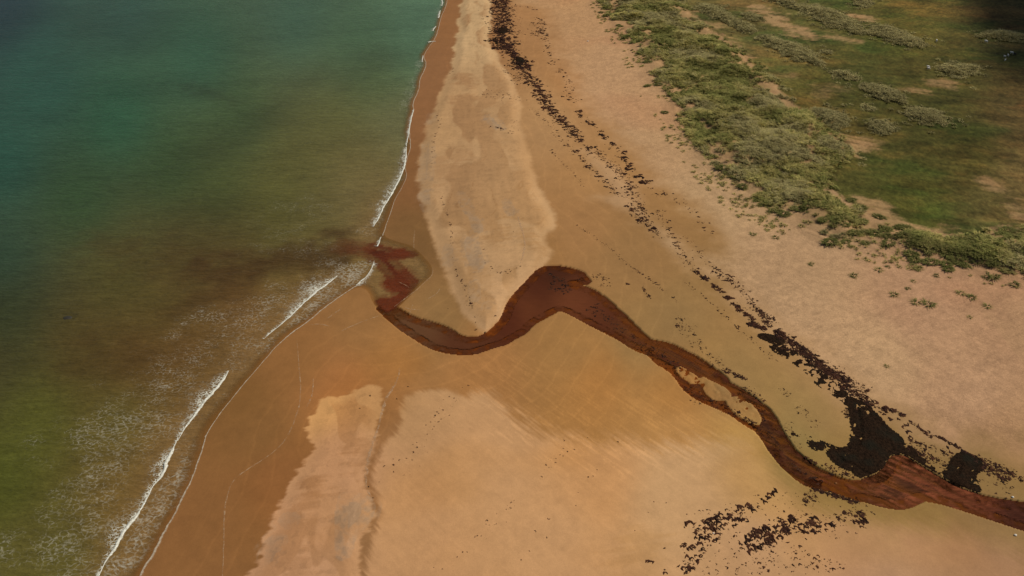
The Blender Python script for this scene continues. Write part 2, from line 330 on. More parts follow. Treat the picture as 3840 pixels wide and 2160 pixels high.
# darkened margin of peat-stained wet sand beside the stream
edge = ss(-1.3, .3, s_str_n+(n_fin-.5)*1.6)*(.36-.14*ss(.2, .8, s_str_n)); gcolr = gcolr*(1-edge[:, None]*np.array([.35, .5, .6]))
gcolr = np.clip(gcolr/KLIGHT, .004, .75)
wetm = np.clip((1-dm)*(1-tm)*(1-dunem)*ss(70, 5, sdw)*.9 + .4*ss(-6, 0, s_stream), 0, 1)

def mesh_from(name, V, F, smooth=True):
    me = bpy.data.meshes.new(name); V = np.asarray(V, np.float32); F = np.asarray(F, np.int32)
    me.vertices.add(len(V)); me.vertices.foreach_set('co', V.ravel())
    k = F.shape[1]; me.loops.add(F.size); me.loops.foreach_set('vertex_index', F.ravel())
    me.polygons.add(len(F)); me.polygons.foreach_set('loop_start', np.arange(0, F.size, k, dtype=np.int32))
    me.polygons.foreach_set('loop_total', np.full(len(F), k, np.int32))
    me.polygons.foreach_set('use_smooth', np.full(len(F), smooth, bool))
    me.update(); me.validate(); return me
def put_col(me, name, C):
    a = me.attributes.new(name, 'FLOAT_COLOR', 'POINT'); q = np.ones((len(C), 4), np.float32); q[:, :3] = C
    a.data.foreach_set('color', q.ravel())
def put_f(me, name, v):
    a = me.attributes.new(name, 'FLOAT', 'POINT'); a.data.foreach_set('value', np.asarray(v, np.float32))
def obj(name, me, mat, parent=None):
    o = bpy.data.objects.new(name, me); COL.objects.link(o)
    if mat and not me.materials: me.materials.append(mat)
    if parent: o.parent = parent
    return o
def tag(o, label=None, cat=None, group=None, kind=None):
    if label: o['label'] = label
    if cat: o['category'] = cat
    if group: o['group'] = group
    if kind: o['kind'] = kind
    return o
# ---- node helpers
def newmat(name):
    m = bpy.data.materials.new(name); m.use_nodes = True; nt = m.node_tree
    return m, nt, nt.nodes['Principled BSDF'], nt.nodes['Material Output']
def nd(nt, typ, **kw):
    n = nt.nodes.new(typ)
    for k, v in kw.items(): setattr(n, k, v)
    return n
def attr(nt, name, typ='GEOMETRY'): n = nd(nt, 'ShaderNodeAttribute'); n.attribute_name = name; n.attribute_type = typ; return n
def noise(nt, vec, scale, detail=3, rough=.55):
    n = nd(nt, 'ShaderNodeTexNoise'); n.inputs['Scale'].default_value = scale; n.inputs['Detail'].default_value = detail; n.inputs['Roughness'].default_value = rough
    if vec is not None: nt.links.new(vec, n.inputs['Vector'])
    return n.outputs[0]
def mapping(nt, vec, scale=(1, 1, 1), rot=(0, 0, 0)):
    n = nd(nt, 'ShaderNodeMapping'); n.inputs['Scale'].default_value = scale; n.inputs['Rotation'].default_value = rot; nt.links.new(vec, n.inputs['Vector']); return n.outputs[0]
def mrange(nt, v, a, b, c=0., d=1., smooth=False):
    n = nd(nt, 'ShaderNodeMapRange'); n.interpolation_type = 'SMOOTHSTEP' if smooth else 'LINEAR'
    nt.links.new(v, n.inputs[0])
    for i, val in enumerate((a, b, c, d)):
        if hasattr(val, 'is_linked') or not isinstance(val, (int, float)): nt.links.new(val, n.inputs[i+1])
        else: n.inputs[i+1].default_value = val
    return n.outputs[0]
def mth(nt, op, a, b=None):
    n = nd(nt, 'ShaderNodeMath', operation=op)
    for i, v in enumerate((a, b)):
        if v is None: continue
        if isinstance(v, (int, float)): n.inputs[i].default_value = v
        else: nt.links.new(v, n.inputs[i])
    return n.outputs[0]
def mixc(nt, f, a, b, blend='MIX'):
    n = nd(nt, 'ShaderNodeMix', data_type='RGBA', blend_type=blend)
    for idx, v in ((0, f), (6, a), (7, b)):
        if isinstance(v, (int, float)): n.inputs[idx].default_value = v
        elif isinstance(v, (tuple, list, np.ndarray)): n.inputs[idx].default_value = (*[float(q) for q in v], 1)
        else: nt.links.new(v, n.inputs[idx])
    return n.outputs[2]
def scale_col(nt, col, f):
    n = nd(nt, 'ShaderNodeVectorMath', operation='SCALE'); nt.links.new(col, n.inputs[0])
    if isinstance(f, (int, float)): n.inputs['Scale'].default_value = f
    else: nt.links.new(f, n.inputs['Scale'])
    return n.outputs[0]
def bump(nt, h, strength, dist, bsdf):
    n = nd(nt, 'ShaderNodeBump'); n.inputs['Strength'].default_value = strength; n.inputs['Distance'].default_value = dist
    nt.links.new(h, n.inputs['Height']); nt.links.new(n.outputs[0], bsdf.inputs['Normal']); return n

# ------------------------------------------------------------------ ground sheet
idx = np.arange(NX*NY).reshape(NY, NX)
FQ = np.stack([idx[:-1, :-1], idx[:-1, 1:], idx[1:, 1:], idx[1:, :-1]], -1).reshape(-1, 4)
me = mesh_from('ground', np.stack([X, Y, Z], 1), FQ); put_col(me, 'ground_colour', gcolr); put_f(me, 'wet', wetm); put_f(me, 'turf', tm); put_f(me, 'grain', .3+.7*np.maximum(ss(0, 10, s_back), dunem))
m, nt, bs_, out = newmat('sand_and_turf'); tc = nd(nt, 'ShaderNodeTexCoord').outputs['Object']
cn = attr(nt, 'ground_colour').outputs['Color']; g1 = noise(nt, tc, 2.2, 5, .7); g2 = noise(nt, tc, .35, 4, .6)
gr_ = attr(nt, 'grain').outputs['Fac']; c1 = mixc(nt, gr_, cn, scale_col(nt, cn, mrange(nt, g1, .25, .75, .84, 1.16))); c1 = scale_col(nt, c1, mrange(nt, g2, .3, .7, .94, 1.06)); c1 = mixc(nt, gr_, c1, scale_col(nt, c1, mrange(nt, noise(nt, tc, 5.5, 2, .6), .25, .75, .8, 1.2)))
tf = attr(nt, 'turf').outputs['Fac']; t1 = noise(nt, mapping(nt, tc, (1.0, .6, 1)), .9, 6, .75); t2 = noise(nt, tc, .16, 5, .7)
c2 = scale_col(nt, c1, mrange(nt, t1, .3, .7, .55, 1.5)); c2 = mixc(nt, mrange(nt, t2, .45, .65), c2, scale_col(nt, mixc(nt, 1.0, c2, (1.15, 1.0, 1.0), 'MULTIPLY'), 1.12)); c1 = mixc(nt, tf, c1, c2)
nt.links.new(c1, bs_.inputs['Base Color'])
nt.links.new(mrange(nt, attr(nt, 'wet').outputs['Fac'], 0, 1, .95, .6), bs_.inputs['Roughness']); bs_.inputs['Specular IOR Level'].default_value = .06
bump(nt, mth(nt, 'MULTIPLY', gr_, mth(nt, 'ADD', g1, mth(nt, 'MULTIPLY', noise(nt, tc, .9, 4, .6), 1.5))), .55, .1, bs_)
tag(obj('ground', me, m), 'sandy beach, dune sand and turf meadow sheet', None, None, 'structure')

# ------------------------------------------------------------------ sea
sea_tab = ("0,0:32,48,52;300,0:44,70,56;100,200:42,78,62;300,300:42,80,55;0,400:38,74,58;200,500:46,67,38;600,300:60,78,44;500,150:50,84,60;750,60:60,88,66;900,120:62,90,62;1050,50:80,108,80;"
           "1010,120:70,100,72;950,200:74,86,44;850,300:86,84,40;700,500:80,80,36;900,400:98,86,46;950,480:108,92,54;700,600:80,73,33;500,650:75,63,30;600,640:72,60,30;300,700:76,70,32;"
           "0,650:42,62,45;0,800:50,58,32;0,900:64,58,30;200,880:76,62,29;350,900:88,63,30;450,870:100,69,35;600,750:96,64,31;100,1050:82,82,31;300,1050:88,80,36;0,1200:75,78,28;"
           "100,1400:90,82,38;500,1000:106,80,40;350,1250:110,86,43;450,1200:118,86,50;640,830:118,88,48;420,1120:112,88,46;800,560:92,84,42;1000,300:105,100,64;880,520:110,98,60;"
           "960,560:118,92,52;1010,620:118,90,50;950,700:112,88,42;860,700:105,76,38;780,760:116,86,46;400,780:82,72,33;750,420:84,80,38;430,420:50,70,38;560,480:60,70,34;-200,300:32,56,58;-200,900:50,55,36")
seac = field(sea_tab, .005)
plume = np.zeros(len(P))
PL = [("E -60,395 0,372 100,380 240,408 330,430 450,450 570,470 480,492 370,500 430,560 520,640 562,690 540,735 490,790 420,840 370,892 310,880 268,840 310,815 370,828 440,790 480,755 430,740 350,700 370,640 300,560 230,500 150,462 0,440 -60,440", 1.6, 1.0),
      ("D 2600,360 2400,400 2280,450 2000,480 1700,540 1400,560 1500,640 1750,640 1900,590 2100,570 2300,590 2600,520", 8, .8), ("E 120,420 330,440 320,520 220,510", 1.5, .9),
      ("D 1600,520 1200,440 800,390 800,450 1200,560 1500,660", 10, .35), ("D 1900,620 1600,700 1400,820 1300,920 1400,900 1600,790 1900,700", 5, .45), ("D 600,1180 900,1150 1050,1200 1000,1280 800,1290 600,1260", 8, .3)]
swirl = fbm(X/4.5, Y/4.5, 91, 4)
plo = np.zeros(len(P))
for s, soft, k in PL:
    if soft > 4: plo = np.maximum(plo, k*ss(-soft, soft*.6, sdf(P, GP(s), 20)+(swirl-.5)*soft*2)); continue
    plume = np.maximum(plume, k*ss(-soft, soft*.25, sdf(P, GP(s), 20)+(swirl-.5)*soft*1.4))
weed = np.zeros(len(P))
for s, k, soft in (("A 2500,480 2300,560 2000,820 1700,1000 1400,1150 1100,1300 900,1449 1200,1400 1500,1250 1900,1020 2200,800 2500,620", .34, 9), ("D 1900,0 1500,150 1200,330 900,420 500,560 0,700 0,850 400,760 800,560 1200,440 1600,250", .3, 12), ("A 700,0 500,300 100,700 300,650 650,350 900,0", .22, 12), ("A 1390,640 1480,640 1700,710 1850,760 1750,800 1560,740", .5, 4), ("A 2050,800 2300,620 2450,530 2300,700 2100,860 1850,1080 1600,1220 1400,1240 1700,1060", .38, 7),
             ("D 800,400 1000,410 1020,450 850,440", .35, 3), ("A 1250,1330 1350,1330 1300,1400", .25, 4), ("B 0,380 300,330 480,420 450,520 200,560 0,700", .35, 8), ("D 480,935 545,925 555,950 490,965", .75, 1.0)):
    weed = np.maximum(weed, k*ss(-soft, soft, sdf(P, GP(s), 22)+(n_med-.5)*soft*1.6))
sw = fbm(X/30, Y/20, 95, 4)
swl = streak(R(12), 16, 3.0, 97, 4); seac = seac*(1+(sw-.5)*.36+(n_med-.5)*.10+(swl-.5)*.22)[:, None]
seac = seac*(1-weed[:, None]*.75) + lin((40, 38, 22))*weed[:, None]*.75
shl = .75*ss(12, 1, -sdw)*ss(.8, .6, VV); seac = seac*(1-shl[:, None]) + lin((122, 92, 54))*shl[:, None]
plume *= .2+.8*ss(-42, -31, X)
seac = seac*(1-plo[:, None]) + lin((66, 46, 22))*plo[:, None]
seac = seac*(1-plume[:, None]) + lin((88, 40, 18))*(1+(swirl-.5)[:, None]*.7)*plume[:, None]
alpha = np.clip(np.maximum(.97*ss(-.3, 2.6, -sdw+(n_med-.5)*1.2), plume*.97*ss(-.2, 1.2, -sdw)), .0, 1)
# lace of foam on the shallows
BREAK_S = [  # breaking crests: survey path, half-widths (crop px)
 ("G 690,1560 745,1449 825,1290 870,1240 930,1130 985,1060 1030,1010 1070,930 1110,860 1150,770 1175,748 1230,680 1262,590 1300,510 1335,430 1341,405", [8, 9, 5, 14, 18, 20, 22, 10, 10, 6, 9, 18, 22, 20, 7, 3]),
 ("G 1340,430 1385,350 1450,260 1540,140 1640,30 D 1660,1449 1700,1400 1725,1350", [3, 7, 13, 13, 16, 17, 13, 4]),
 ("D 1990,1110 2060,1050 2110,1010 2190,940 2280,850 2390,750 2480,690 2545,635", [2, 4, 7, 9, 12, 15, 11, 3]),
 ("E 240,262 280,200 320,110 370,30 B 390,1449 430,1370 470,1280 490,1190 488,1110", [4, 10, 9, 11, 10, 9, 10, 8, 4]),
 ("B 490,1105 505,1020 515,950 528,890 545,830", [4, 6, 6, 6, 4]), ("B 612,470 612,450 616,420", [3, 5, 3]),
 ("B 655,322 675,315 712,312", [5, 7, 4]), ("B 690,235 700,215 715,198", [5, 7, 3]), ("B 734,138 738,108 747,80", [5, 7, 3]), ("B 758,46 764,20 756,-20", [4, 6, 4]),
 ("E 245,535 225,590 190,645 150,672 115,705", [5, 5, 7, 9, 5]), ("E 268,412 285,380 300,340", [8, 7, 3])]
foam = np.zeros(len(P))
FZ = [("D 2576,600 2450,590 2200,640 2000,720 1800,790 1520,880 1400,960 1330,1060 1300,1150 1100,1280 900,1400 G 840,60 560,290 420,380 440,560 560,760 300,960 60,1200 0,1300 -200,1500 700,1600 825,1290 1030,1010 1150,780 1300,510 1400,320 1640,20 D 1740,1340 2060,1060 2280,850 2540,640", 8, .52),
      ("G 560,480 700,600 900,760 900,880 700,830 540,720", 6, .78), ("G 240,1000 500,980 560,1100 350,1180 180,1160", 6, .8), ("G 0,1300 250,1240 300,1449 0,1500", 6, .85), ("D 1350,1020 1500,950 1560,1230 1350,1280", 6, .66), ("D 1500,900 1680,840 1700,960 1550,960", 4, .68),
      ("D 2230,650 2400,650 2540,640 2400,740 2280,840 2180,930 2080,990 2200,830", 2, .92), ("D 1900,700 2200,640 2260,700 2000,780", 4, .68),
      ("G 1660,5 1500,40 1430,100 1360,200 1410,260 1440,250 1540,120", 2, .85), ("G 1300,510 1160,560 1090,640 1170,690 1240,650", 2, .85), ("G 1030,1010 930,1080 880,1180 850,1230 930,1120", 1.5, .8),
      ("G 1340,450 1530,400 1510,520 1460,680 1390,820 1260,1080 1130,1330 1050,1449 760,1449 830,1290 1000,1050 1120,850 1180,750", 2, .72), ("G 1380,330 1560,390 1800,30 1680,20", 3, .45),
      ("D 2050,1060 1950,1110 2000,1240 2120,1120 2320,980 2576,770 2560,640 2380,760 2200,940", 2, .72),
      ("E 0,560 110,560 240,530 200,640 120,700 0,770 -40,700", 2, .92), ("E 240,262 200,150 260,60 380,0 390,40 350,200 300,340 200,330 100,300", 2.2, .66),
      ("B 330,1449 400,1360 470,1250 480,1160 470,1050 470,960 455,830 500,700 520,560 570,430 620,420 650,470 620,550 590,620 560,750 545,830 520,950 500,1100 480,1280 450,1380", 2.5, .7),
      ("B 1800,0 700,0 650,200 580,320 560,420 620,420 700,300 760,150 800,0", 3, .42), ("D 1900,60 2300,0 2576,0 2576,300 2200,470 1950,330", 14, .36)]
for s, soft, k in FZ: foam = np.maximum(foam, k*ss(-soft, soft, sdf(P, GP(s), 30)+(n_med-.5)*soft*2+(n_big-.5)*soft))
keep = (sdw < 3.0).reshape(NY, NX); fk = keep[:-1, :-1] | keep[1:, 1:] | keep[:-1, 1:] | keep[1:, :-1]
# every second vertex is enough for the sea
st = 2
jj = np.unique(np.concatenate([np.arange(0, NY, st), [NY-1]])); ii = np.unique(np.concatenate([np.arange(0, NX, st), [NX-1]]))
sub = idx[np.ix_(jj, ii)]; kp = keep[np.ix_(jj, ii)]
Fs = np.stack([sub[:-1, :-1], sub[:-1, 1:], sub[1:, 1:], sub[1:, :-1]], -1).reshape(-1, 4)
kf = (kp[:-1, :-1] | kp[1:, 1:] | kp[:-1, 1:] | kp[1:, :-1]).ravel(); Fs = Fs[kf]
used, inv = np.unique(Fs, return_inverse=True); Fs = inv.reshape(-1, 4)
zsea = (.05*(fbm(X/9, Y/4, 99, 3)-.5)*ss(0, 12, -sdw))[used]
me = mesh_from('sea', np.stack([X[used], Y[used], zsea], 1), Fs)
put_col(me, 'water_colour', np.clip(1.1*seac[used]/KLIGHT, .003, .8)); put_f(me, 'body', alpha[used]); put_f(me, 'foam', foam[used])
m, nt, bs_, out = newmat('sea_water'); tc = nd(nt, 'ShaderNodeTexCoord').outputs['Object']
fo = attr(nt, 'foam').outputs['Fac']
wv = nd(nt, 'ShaderNodeVectorMath', operation='ADD'); nz = nd(nt, 'ShaderNodeTexNoise'); nz.inputs['Scale'].default_value = .9; nz.inputs['Detail'].default_value = 3
nt.links.new(tc, nz.inputs['Vector']); nt.links.new(mapping(nt, tc, (.85, 1.35, .9)), wv.inputs[0]); nt.links.new(scale_col(nt, nz.outputs[1], 1.5), wv.inputs[1])
vo = nd(nt, 'ShaderNodeTexVoronoi', feature='DISTANCE_TO_EDGE'); vo.inputs['Scale'].default_value = 1.0; nt.links.new(wv.outputs[0], vo.inputs['Vector'])
brk = noise(nt, mapping(nt, tc, (.3, .5, .3)), 1.0, 4, .65)
dens = mth(nt, 'MULTIPLY', fo, mrange(nt, brk, .32, .68, .45, 1.25))
wdt = mrange(nt, dens, .12, 1.0, .02, .27)
lace = mrange(nt, mth(nt, 'SUBTRACT', wdt, vo.outputs['Distance']), -.015, .06, 0, 1, True)
lace = mth(nt, 'MULTIPLY', lace, mrange(nt, noise(nt, tc, 2.2, 3), .4, .58, .15, 1.0))
lace = mth(nt, 'MULTIPLY', lace, mrange(nt, dens, .12, .95, .06, .72))
wc = attr(nt, 'water_colour').outputs['Color']
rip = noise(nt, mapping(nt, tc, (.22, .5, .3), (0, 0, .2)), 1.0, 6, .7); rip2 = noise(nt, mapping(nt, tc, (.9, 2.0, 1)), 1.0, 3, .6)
wc = scale_col(nt, wc, mrange(nt, rip2, .3, .7, .88, 1.13))  # light and dark of the ripple faces put into the water colour
wc = scale_col(nt, wc, mrange(nt, noise(nt, mapping(nt, tc, (.25, .8, .5), (0, 0, .15)), 1.0, 4, .7), .35, .65, .86, 1.15))  # broader ripple shading, likewise painted into the colour
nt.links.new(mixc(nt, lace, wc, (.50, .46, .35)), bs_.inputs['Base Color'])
nt.links.new(mrange(nt, lace, 0, 1, .16, .8), bs_.inputs['Roughness']); bs_.inputs['IOR'].default_value = 1.33; bs_.inputs['Specular IOR Level'].default_value = .1
bump(nt, mth(nt, 'ADD', rip, mth(nt, 'MULTIPLY', rip2, .35)), 1.0, .42, bs_)
tr = nd(nt, 'ShaderNodeBsdfTransparent'); tr.inputs[0].default_value = (.93, .9, .82, 1)
mx = nd(nt, 'ShaderNodeMixShader'); nt.links.new(mth(nt, 'MAXIMUM', attr(nt, 'body').outputs['Fac'], lace), mx.inputs[0])
nt.links.new(tr.outputs[0], mx.inputs[1]); nt.links.new(bs_.outputs[0], mx.inputs[2]); nt.links.new(mx.outputs[0], out.inputs[0])
tag(obj('sea', me, m), 'green to olive shallow sea water', None, None, 'structure')

# ------------------------------------------------------------------ stream water
sm_ = (s_str_n > -.8).reshape(NY, NX); fk = (sm_[:-1, :-1] | sm_[1:, 1:] | sm_[:-1, 1:] | sm_[1:, :-1]).ravel()
Fst = FQ[fk]; used, inv = np.unique(Fst, return_inverse=True); Fst = inv.reshape(-1, 4)
zl = np.interp(np.maximum(sdw, 0), ZS, ZV)[used]-.17
stc = np.zeros((len(P), 3)) + lin((98, 47, 21))
tab = field("1050,800:100,64,36;1180,870:88,48,25;1280,790:80,36,18;1350,730:74,34,18;1400,690:62,32,18;1330,770:105,55,25;1430,750:110,58,28;1560,820:88,44,22;1680,900:78,38,20;"
            "1750,960:70,34,20;1880,1000:92,48,24;1920,1060:66,36,20;2000,1150:74,38,20;2100,1210:98,48,24;2180,1240:96,52,26;2260,1190:128,68,38;2330,1210:124,64,34;2450,1260:110,55,30;2560,1300:75,38,24")
stf1 = streak(R(-35), 9, .55, 111, 4); stf2 = streak(R(-48), 12, .9, 115, 4)
dark = ss(.46, .62, stf1*.6+stf2*.4 + (n_med-.5)*.4 + (n_fin-.5)*.25)*ss(18, 40, X)*ss(-.2, 1.2, s_stream)
calm = ss(46, 30, X)
braid = ss(.47, .57, streak(R(-40), 6, .4, 119, 4)*.75+.25*n_fin)*ss(16, 28, X)*(1-ss(60, 76, X))*(1-.75*dark)
tab = tab*.9+.1*tab.mean(1, keepdims=True)*.8
stc = tab*(1+(stf1-.5)*.7*(1-calm)+(stf2-.5)*(.5-.38*calm)+(n_fin-.5)*.4*(1-calm))[:, None]
stc = stc*(1-dark[:, None]*.85) + lin((48, 30, 20))*dark[:, None]*.85
bq = .6*braid[:, None]; stc = stc*(1-bq) + lin((138, 88, 50))*bq
me = mesh_from('stream', np.stack([X[used], Y[used], zl], 1), Fst)
put_col(me, 'water_colour', np.clip(stc[used]/KLIGHT, .003, .6)); put_f(me, 'body', np.clip(ss(-.4, .25+.1*calm, s_str_n+(n_fin-.5)*.5)*(1-.8*braid), 0, 1)[used]); put_f(me, 'riffle', (1-.8*calm)[used])
m, nt, bs_, out = newmat('peat_stream_water'); tc = nd(nt, 'ShaderNodeTexCoord').outputs['Object']
wc = attr(nt, 'water_colour').outputs['Color']; r1 = noise(nt, mapping(nt, tc, (.5, 2.2, 1), (0, 0, R(38))), 1.0, 5, .65)
nt.links.new(mixc(nt, attr(nt, 'riffle').outputs['Fac'], wc, scale_col(nt, wc, mrange(nt, r1, .3, .7, .65, 1.4))), bs_.inputs['Base Color']); bs_.inputs['Roughness'].default_value = .3; bs_.inputs['IOR'].default_value = 1.33; bs_.inputs['Specular IOR Level'].default_value = .025
bump(nt, r1, .35, .06, bs_)
tr = nd(nt, 'ShaderNodeBsdfTransparent'); tr.inputs[0].default_value = (.72, .52, .36, 1); mx = nd(nt, 'ShaderNodeMixShader')
nt.links.new(attr(nt, 'body').outputs['Fac'], mx.inputs[0]); nt.links.new(tr.outputs[0], mx.inputs[1]); nt.links.new(bs_.outputs[0], mx.inputs[2]); nt.links.new(mx.outputs[0], out.inputs[0])
tag(obj('stream', me, m), 'peat brown stream winding across the beach', None, None, 'structure')


# ------------------------------------------------------------------ clouds whose shadow lies on the far meadow (above the frame)
m_cl, nt, bs_, out = newmat('cloud_vapour'); bs_.inputs['Base Color'].default_value = (.85, .86, .88, 1); bs_.inputs['Roughness'].default_value = 1; bs_.inputs['Specular IOR Level'].default_value = 0
tr = nd(nt, 'ShaderNodeBsdfTransparent'); mx = nd(nt, 'ShaderNodeMixShader'); tc = nd(nt, 'ShaderNodeTexCoord').outputs['Object']
nt.links.new(mrange(nt, noise(nt, tc, .03, 4), .35, .65, .15, .75), mx.inputs[0]); nt.links.new(tr.outputs[0], mx.inputs[1]); nt.links.new(bs_.outputs[0], mx.inputs[2]); nt.links.new(mx.outputs[0], out.inputs[0])
def ico(sub):
    import bmesh
    bm = bmesh.new(); bmesh.ops.create_icosphere(bm, subdivisions=sub, radius=1.0)
    V = np.array([v.co[:] for v in bm.verts]); F = np.array([[v.index for v in f.verts] for f in bm.faces]); bm.free(); return V, F
IV, IF = ico(3)
def puffs(name, spots, height, label):
    VV_, FF_ = [], []; n = 0
    for (wx, wy, r, h) in spots:
        g = ground(np.array([(wx, wy)])*3840/2576)[0]; t = (height+h)/SDIR.z
        c = np.array([g[0]+SDIR.x*t, g[1]+SDIR.y*t, height+h])
        D = IV*(1+.35*(fbm(IV[:, 0]*2+wx, IV[:, 1]*2+IV[:, 2]*1.7+wy, 7, 3)-.5))[:, None]*np.array([r, r, r*.55])
        VV_.append(D+c); FF_.append(IF+n); n += len(IV)
    return tag(obj(name, mesh_from(name, np.vstack(VV_), np.vstack(FF_)), m_cl), label, None, None, 'structure')
puffs('cloud', [(2470, -40, 26, 0), (2540, 10, 26, 8), (2600, 70, 26, 5), (2700, -20, 55, 20), (2590, -60, 45, 15), (2680, 110, 34, 0), (2850, 60, 60, 10), (2420, -70, 30, 0), (2640, 190, 22, 0), (2780, 230, 34, 0)], 380, 'low cumulus cloud drifting inland of the beach')

# ------------------------------------------------------------------ kelp
m_kelp, nt, bs_, out = newmat('wet_kelp'); tc = nd(nt, 'ShaderNodeTexCoord').outputs['Object']
oi = nd(nt, 'ShaderNodeObjectInfo'); geo = nd(nt, 'ShaderNodeNewGeometry')
rr = mth(nt, 'FRACT', mth(nt, 'ADD', oi.outputs['Random'], geo.outputs['Random Per Island']))
nn = noise(nt, tc, 3.0, 4, .7)
kc = mixc(nt, rr, lin((34, 22, 18)), lin((78, 48, 32))); kc = mixc(nt, mrange(nt, nn, .6, .8), kc, lin((80, 54, 36)))
nt.links.new(kc, bs_.inputs['Base Color']); bs_.inputs['Roughness'].default_value = .8; bs_.inputs['Specular IOR Level'].default_value = .05
bump(nt, nn, .6, .05, bs_)
def clump_mesh(i, crescent):
    r_ = np.random.default_rng(100+i); V = []; F = []
    if crescent:
        n = 9; th = np.linspace(-1.9, 1.9, n)+r_.normal(0, .08, n)
        for k in range(n):
            w = .34*math.sin(math.pi*(k+.5)/n)*(.6+r_.random()*.9)+.03; rad = .72+r_.normal(0, .09)
            for j, (dr, h) in enumerate(((-w, 0), (-.1*w, .18+.1*r_.random()), (w, 0))):
                V.append(((rad+dr)*math.cos(th[k])-.3, (rad+dr)*math.sin(th[k]), h))
        for k in range(n-1):
            for j in range(2):
                a = 3*k+j; F += [(a, a+1, a+4), (a, a+4, a+3)]
    else:
        n = 13; th = np.sort(np.linspace(0, 2*math.pi, n, endpoint=False)+r_.normal(0, .12, n)); el = .45+.55*r_.random()
        ro = np.clip(.72+r_.normal(0, .3, n), .25, 1.25)
        for k in range(n): V.append((ro[k]*math.cos(th[k]), el*ro[k]*math.sin(th[k]), 0))
        for k in range(n): q = ro[k]*(.45+.25*r_.random()); V.append((q*math.cos(th[k]), el*q*math.sin(th[k]), .12+.14*r_.random()))
        V.append((0, 0, .2))
        for k in range(n):
            b = (k+1) % n; F += [(k, b, n+b), (k, n+b, n+k), (n+k, n+b, 2*n)]
    return np.array(V, float), np.array(F)
CL = [clump_mesh(i, i % 5 == 4) for i in range(15)]
CLM = []
for i, (v, f) in enumerate(CL):
    me = mesh_from('kelp_clump', v, f, False); me.materials.append(m_kelp); CLM.append(me)
KZ = {  # zone -> where it lies
 'far': 'the dense far strand line', 'mid': 'the middle strand line', 'up': 'the upper tide line', 'low': 'the lower tide line', 'near': 'the near strand line',
 'pool': 'the sand beside the black mats', 'field': 'the near sand scatter', 'spit': 'the pale spit', 'fore': 'the open foreground sand', 'bank': 'the stream flats'}
_u = 'first second third fourth fifth sixth seventh eighth ninth tenth eleventh twelfth thirteenth fourteenth fifteenth sixteenth seventeenth eighteenth nineteenth'.split()
def nth(k):
    if k < 20: return _u[k-1]
    t, r = divmod(k, 10); tens = ['', '', 'twent', 'thirt', 'fort', 'fift', 'sixt', 'sevent', 'eight', 'ninet'][t]
    return tens+'ieth' if r == 0 else tens+'y-'+_u[r-1]
def order_labels(items, text):
    """items: (object, class key, sort value); numbers each class along its run"""
    seen = {}
    for o, key, v in sorted(items, key=lambda q: q[2]):
        seen[key] = seen.get(key, 0)+1; o['label'] = text(nth(seen[key]), key)
K = []   # x, y, size, zone
def along(path, width, n, size, zone, clump=.5):
    n = int(n*1.7)
    q = chaikin(G(T(path)), 2); L = np.r_[0, np.cumsum(np.linalg.norm(np.diff(q, axis=0), axis=1))]
    nb = max(3, int(n/5)); cen = RNG.random(nb)*L[-1]
    t = np.where(RNG.random(n) < clump, cen[RNG.integers(0, nb, n)]+RNG.normal(0, L[-1]/nb*.35, n), RNG.random(n)*L[-1]); t = np.clip(t, 0, L[-1])
    x = np.interp(t, L, q[:, 0]); y = np.interp(t, L, q[:, 1]); tx = np.interp(np.minimum(t+.5, L[-1]), L, q[:, 0])-np.interp(np.maximum(t-.5, 0), L, q[:, 0]); ty = np.interp(np.minimum(t+.5, L[-1]), L, q[:, 1])-np.interp(np.maximum(t-.5, 0), L, q[:, 1])
    l = np.hypot(tx, ty)+1e-6; off = RNG.normal(0, width*.32, n); x = x - ty/l*off; y = y + tx/l*off
    sz = .74*size*np.exp(RNG.normal(-.15, .55, n)); sz = np.minimum(sz, size*2.0)
    K.extend([(a, b, c, zone) for a, b, c in zip(x, y, sz)])
def inpoly(path, n, size, zone, clump=.6):
    q = G(T(path)); lo, hi = q.min(0), q.max(0); pts = []
    nb = max(4, n//9); cen = lo+RNG.random((nb, 2))*(hi-lo)
    while len(pts) < n:
        c = np.where(RNG.random((200, 1)) < clump, cen[RNG.integers(0, nb, 200)]+RNG.normal(0, 1.1, (200, 2)), lo+RNG.random((200, 2))*(hi-lo))
        pts += list(c[inside(c, q)])
    K.extend([(p[0], p[1], min(size*math.exp(random.gauss(-.1, .5)), size*2.3), zone) for p in pts[:n]])
def at_pts(path, size, zone):
    q = G(T(path)); K.extend([(p[0], p[1], size*(.75+.5*random.random()), zone) for p in q])
along("B 1195,-90 1203,0 1210,100 1220,200 1215,290 1250,370", 7.5, 800, .78, 'far', .3)
along("B 1230,350 1290,410 1340,430 1350,490 1365,520", 5.0, 200, .85, 'far', .3)
along("B 1110,300 1160,310 1230,330", 2.2, 40, .6, 'far'); along("B 1230,495 1290,498 1340,500", 1.2, 24, .5, 'far')
along("B 1130,60 1150,150 1160,190", 7, 70, .3, 'far'); along("B 1290,60 1310,200 1320,280", 6, 80, .32, 'far')
along("B 1360,500 1400,570 1470,660 1530,760 1600,860", 4.0, 300, .68, 'mid', .4); along("B 1600,860 1700,940 1760,1000 1815,1075", 3.2, 150, .6, 'mid')
along("B 1230,520 1270,570 1340,600 1350,640", 5, 70, .3, 'low'); along("B 1050,700 1180,740 1350,740 1400,760", 5, 60, .28, 'low')
along("B 1830,1090 1900,1140 2000,1220 2130,1340 2200,1430 E 2250,130 2320,240", 3.5, 280, .4, 'mid', .4)
along("B 1330,40 1400,50 1480,80", 2, 22, .35, 'up'); along("B 1490,130 1480,200 1475,275", 5, 60, .55, 'up'); along("B 1520,150 1530,300 1560,340 1590,450 1600,495", 3, 75, .52, 'up')
